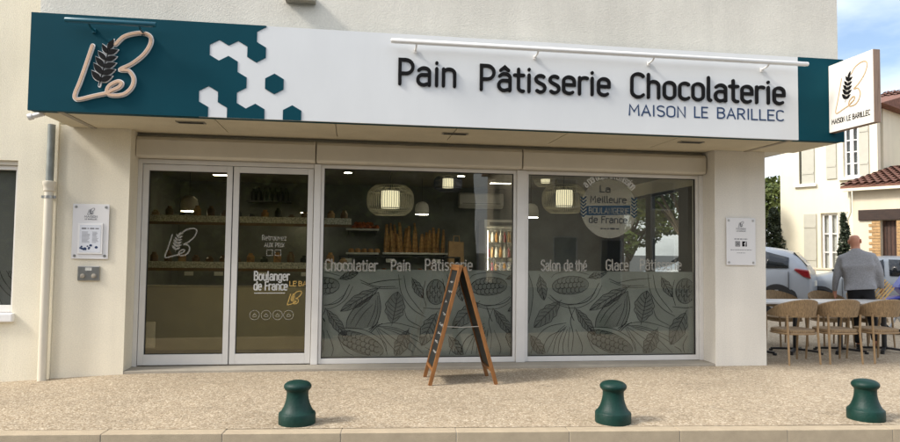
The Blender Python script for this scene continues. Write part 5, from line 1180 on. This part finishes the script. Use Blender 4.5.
# tall house behind on the right
W3 = Wall(atd(890, 150, 25.), -52)
h3 = thing('back_house', 'tall beige house with terracotta roof at the right edge of the photo', 'building', (W3.o.x, W3.o.y, -.17), W3.rz, world=False)
a = W3.px(877.5, 140)[0]; ez3 = W3.px(890, 112)[1]+OZ; b = a+8
MB().box(a, b, 0, 6, -.3, ez3).build('wall', 'house_beige', h3); MB().box(a-.25, b, -.25, .0, ez3-.05, ez3+.16).build('cornice', 'house_beige', h3, bevel=.03)
rf = MB(); rf.hexa([(a-.3, -.35, ez3+.161), (b, -.35, ez3+.161), (b, 3, ez3+1.3), (a-.3, 3, ez3+1.3)], [(a-.3, -.35, ez3+.24), (b, -.35, ez3+.24), (b, 3, ez3+1.38), (a-.3, 3, ez3+1.38)]); ro = rf.build('roof', 'tile_red', h3)
tm = MB()
for i in range(int((b-a)/.22)):
    u = a-.2+i*.22
    for j in range(7):
        s0 = -.40+j*.48; s1 = s0+.54; f_ = lambda s: ez3+.24+(s+.35)*(1.14/3.35); z0 = f_(s0)+.03; z1 = f_(s1); N = 5
        A_ = [(u+.09*math.cos(math.pi*k/N), s0, z0+.075*math.sin(math.pi*k/N)) for k in range(N+1)]; B_ = [(u+.07*math.cos(math.pi*k/N), s1, z1+.06*math.sin(math.pi*k/N)) for k in range(N+1)]
        tm.add(A_+B_, [(k, k+1, N+2+k, N+1+k) for k in range(N)])
o = tm.build('roof_tiles', 'tile_red', ro, fix=False); o['kind'] = 'stuff'

# ================================================================ trees and shrubs
def foliage(mb, rnd, centres, n, size, flat=1.):
    for _ in range(n):
        c, r_ = rnd.choice(centres); 
        while True:
            v = Vector((rnd.uniform(-1, 1), rnd.uniform(-1, 1), rnd.uniform(-1, 1)))
            if v.length <= 1: break
        v = v.normalized()*(v.length**.45); p = Vector(c)+Vector((v.x*r_[0], v.y*r_[1], v.z*r_[2])); a = Vector((rnd.gauss(0, 1), rnd.gauss(0, 1), rnd.gauss(0, .6))).normalized(); b = a.orthogonal().normalized(); b.rotate(Matrix.Rotation(rnd.uniform(0, 6.28), 3, a)); s_ = size*rnd.uniform(.6, 1.3)
        mb.add([p-a*s_*.5, p+b*s_*.28, p+a*s_*.6, p-b*s_*.28], [(0, 1, 2, 3)])
def tree(name, label, x, y, h, rad, n, size, m, seed, cat_='tree', trunk=.16, narrow=False):
    rnd = random.Random(seed); t = thing(name, label, cat_, (x, y, -.17), world=False, group=None); tk = MB(); cs = []
    if narrow:
        tk.tube([(0, 0, 0), (0, 0, h*.5), (0, 0, h*.9)], [trunk, trunk*.7, .02], 8)
        for i in range(9): f_ = i/8; cs.append(((rnd.uniform(-.1, .1)*rad, rnd.uniform(-.1, .1)*rad, h*(.12+.80*f_)), (rad*(1-.75*f_**1.6), rad*(1-.75*f_**1.6), h*.10)))
    else:
        top = Vector((rnd.uniform(-.3, .3), rnd.uniform(-.3, .3), h*.55)); tk.tube([(0, 0, 0), (top.x*.3, top.y*.3, h*.25), tuple(top), (top.x, top.y, h*.85)], [trunk, trunk*.8, trunk*.55, .03], 9)
        for i in range(11):
            a = 2.4*i; e = Vector((rad*.72*math.cos(a)*rnd.uniform(.5, 1), rad*.72*math.sin(a)*rnd.uniform(.5, 1), h*rnd.uniform(.38, .86))); s0 = Vector((top.x*.6, top.y*.6, h*rnd.uniform(.25, .5)))
            tk.tube([tuple(s0), tuple((s0+e)/2+Vector((0, 0, .1*h*.3))), tuple(e)], [trunk*.45, trunk*.3, .02], 6); cs.append((tuple(e), (rad*rnd.uniform(.28, .46),)*2+(h*rnd.uniform(.09, .16),)))
        cs.append((tuple(top+Vector((0, 0, h*.3))), (rad*.4, rad*.4, h*.14)))
    tk.build('trunk', 'bark', t, smooth=True); c_ = MB(); foliage(c_, rnd, cs, n, size); c_.build('crown', m, t, fix=False); return t
q = atd(771, 230, 30); tree('leafy_tree', 'green leafy tree in the gap between the corner pillar and the cream house', q[0]-.5, q[1], 5.1, 2.6, 9000, .20, 'leaf_green', 11)
q = atd(672, 230, 24); tree('leafy_tree', 'green leafy tree seen through the right shop window', q[0]+.4, q[1], 6.2, 2.8, 9000, .22, 'leaf_green', 12)
q = atd(625, 230, 34); tree('leafy_tree', 'distant green tree seen through the shop beside the round sticker', q[0], q[1], 5.0, 3.2, 5000, .24, 'leaf_green', 15)
q = atd(775, 250, 24); tree('conifer_shrub', 'dark rounded conifer at the left corner of the cream house', q[0], q[1], 3.25, .62, 5000, .12, 'leaf_dark', 13, 'shrub', .07, True)
q = atd(844.5, 250, 18.4); tree('cypress_shrub', 'slim dark cypress beside the lower window behind the walking person', q[0], q[1], 2.75, .26, 3200, .09, 'leaf_dark', 14, 'shrub', .05, True)

# unseen tall hedge across the street, added so the shop glass reflects something dark
rnd = random.Random(21); hg = thing('hedge', 'dark evergreen hedge across the street, added out of view to darken reflections in the shop glass', 'hedge', (0, -24, -.17), world=False); hm = MB()
NX, NZ = 90, 16
for i in range(NX+1):
    for j in range(NZ+1):
        x = -40+46*i/NX; z = 7.2*j/NZ; d_ = mnoise.fractal(Vector((x*.35, z*.5, 3.)), 1., 2., 4); hm.v.append((x, d_*.8-(z/7.2)**3*1.2, z*(1+.10*mnoise.noise(Vector((x*.22, 0, 9))))))
for i in range(NX):
    for j in range(NZ): a = i*(NZ+1)+j; hm.f.append((a, a+1, a+NZ+2, a+NZ+1))
o = hm.build('leaf_wall', 'leaf_dark', hg, fix=False); hm = MB(); hm.box(-40, 6, -3.2, -1.6, 0, 6.6); hm.build('core', 'leaf_dark', hg)
lf = MB(); foliage(lf, rnd, [((-38+4*i, .1, 1.2+1.3*j), (2.6, .8, 1.2)) for i in range(11) for j in range(5)], 9000, .42); o = lf.build('leaves', 'leaf_green', hg, fix=False); o['kind'] = 'stuff'

# unseen pale house across the street, added for soft reflections in the glass
h5 = thing('added_house', 'pale house across the street, added out of view for soft reflections in the right window', 'building', (12, -21.5, -.17), math.pi, world=False)
hs_ = [(-3.2, -2.0, .9, 2.4), (1.6, 2.8, .9, 2.4), (-3.2, -2.0, 3.7, 5.1), (-.5, .7, 3.7, 5.1), (1.6, 2.8, 3.7, 5.1), (-.6, .5, -.1, 2.3)]
openings(h5, None, -4.5, 4.5, -.2, 5.9, hs_, .25, 'house_beige', 7.)
for (a, b, c_, d_) in hs_: wn = rect_frame(a, b, c_, d_, .07, .07, .07, .08, .15).build('window', 'white_trim', h5); MB().box(a+.07, b-.07, .11, .12, c_+.07, d_-.07).build('pane', 'pane_dark', wn)
m_ = MB(); m_.prism([(-4.8, -.4, 5.91), (-4.8, 7.4, 5.91), (-4.8, 3.5, 7.9)], (9.6, 0, 0)); m_.build('roof', 'tile_red', h5)
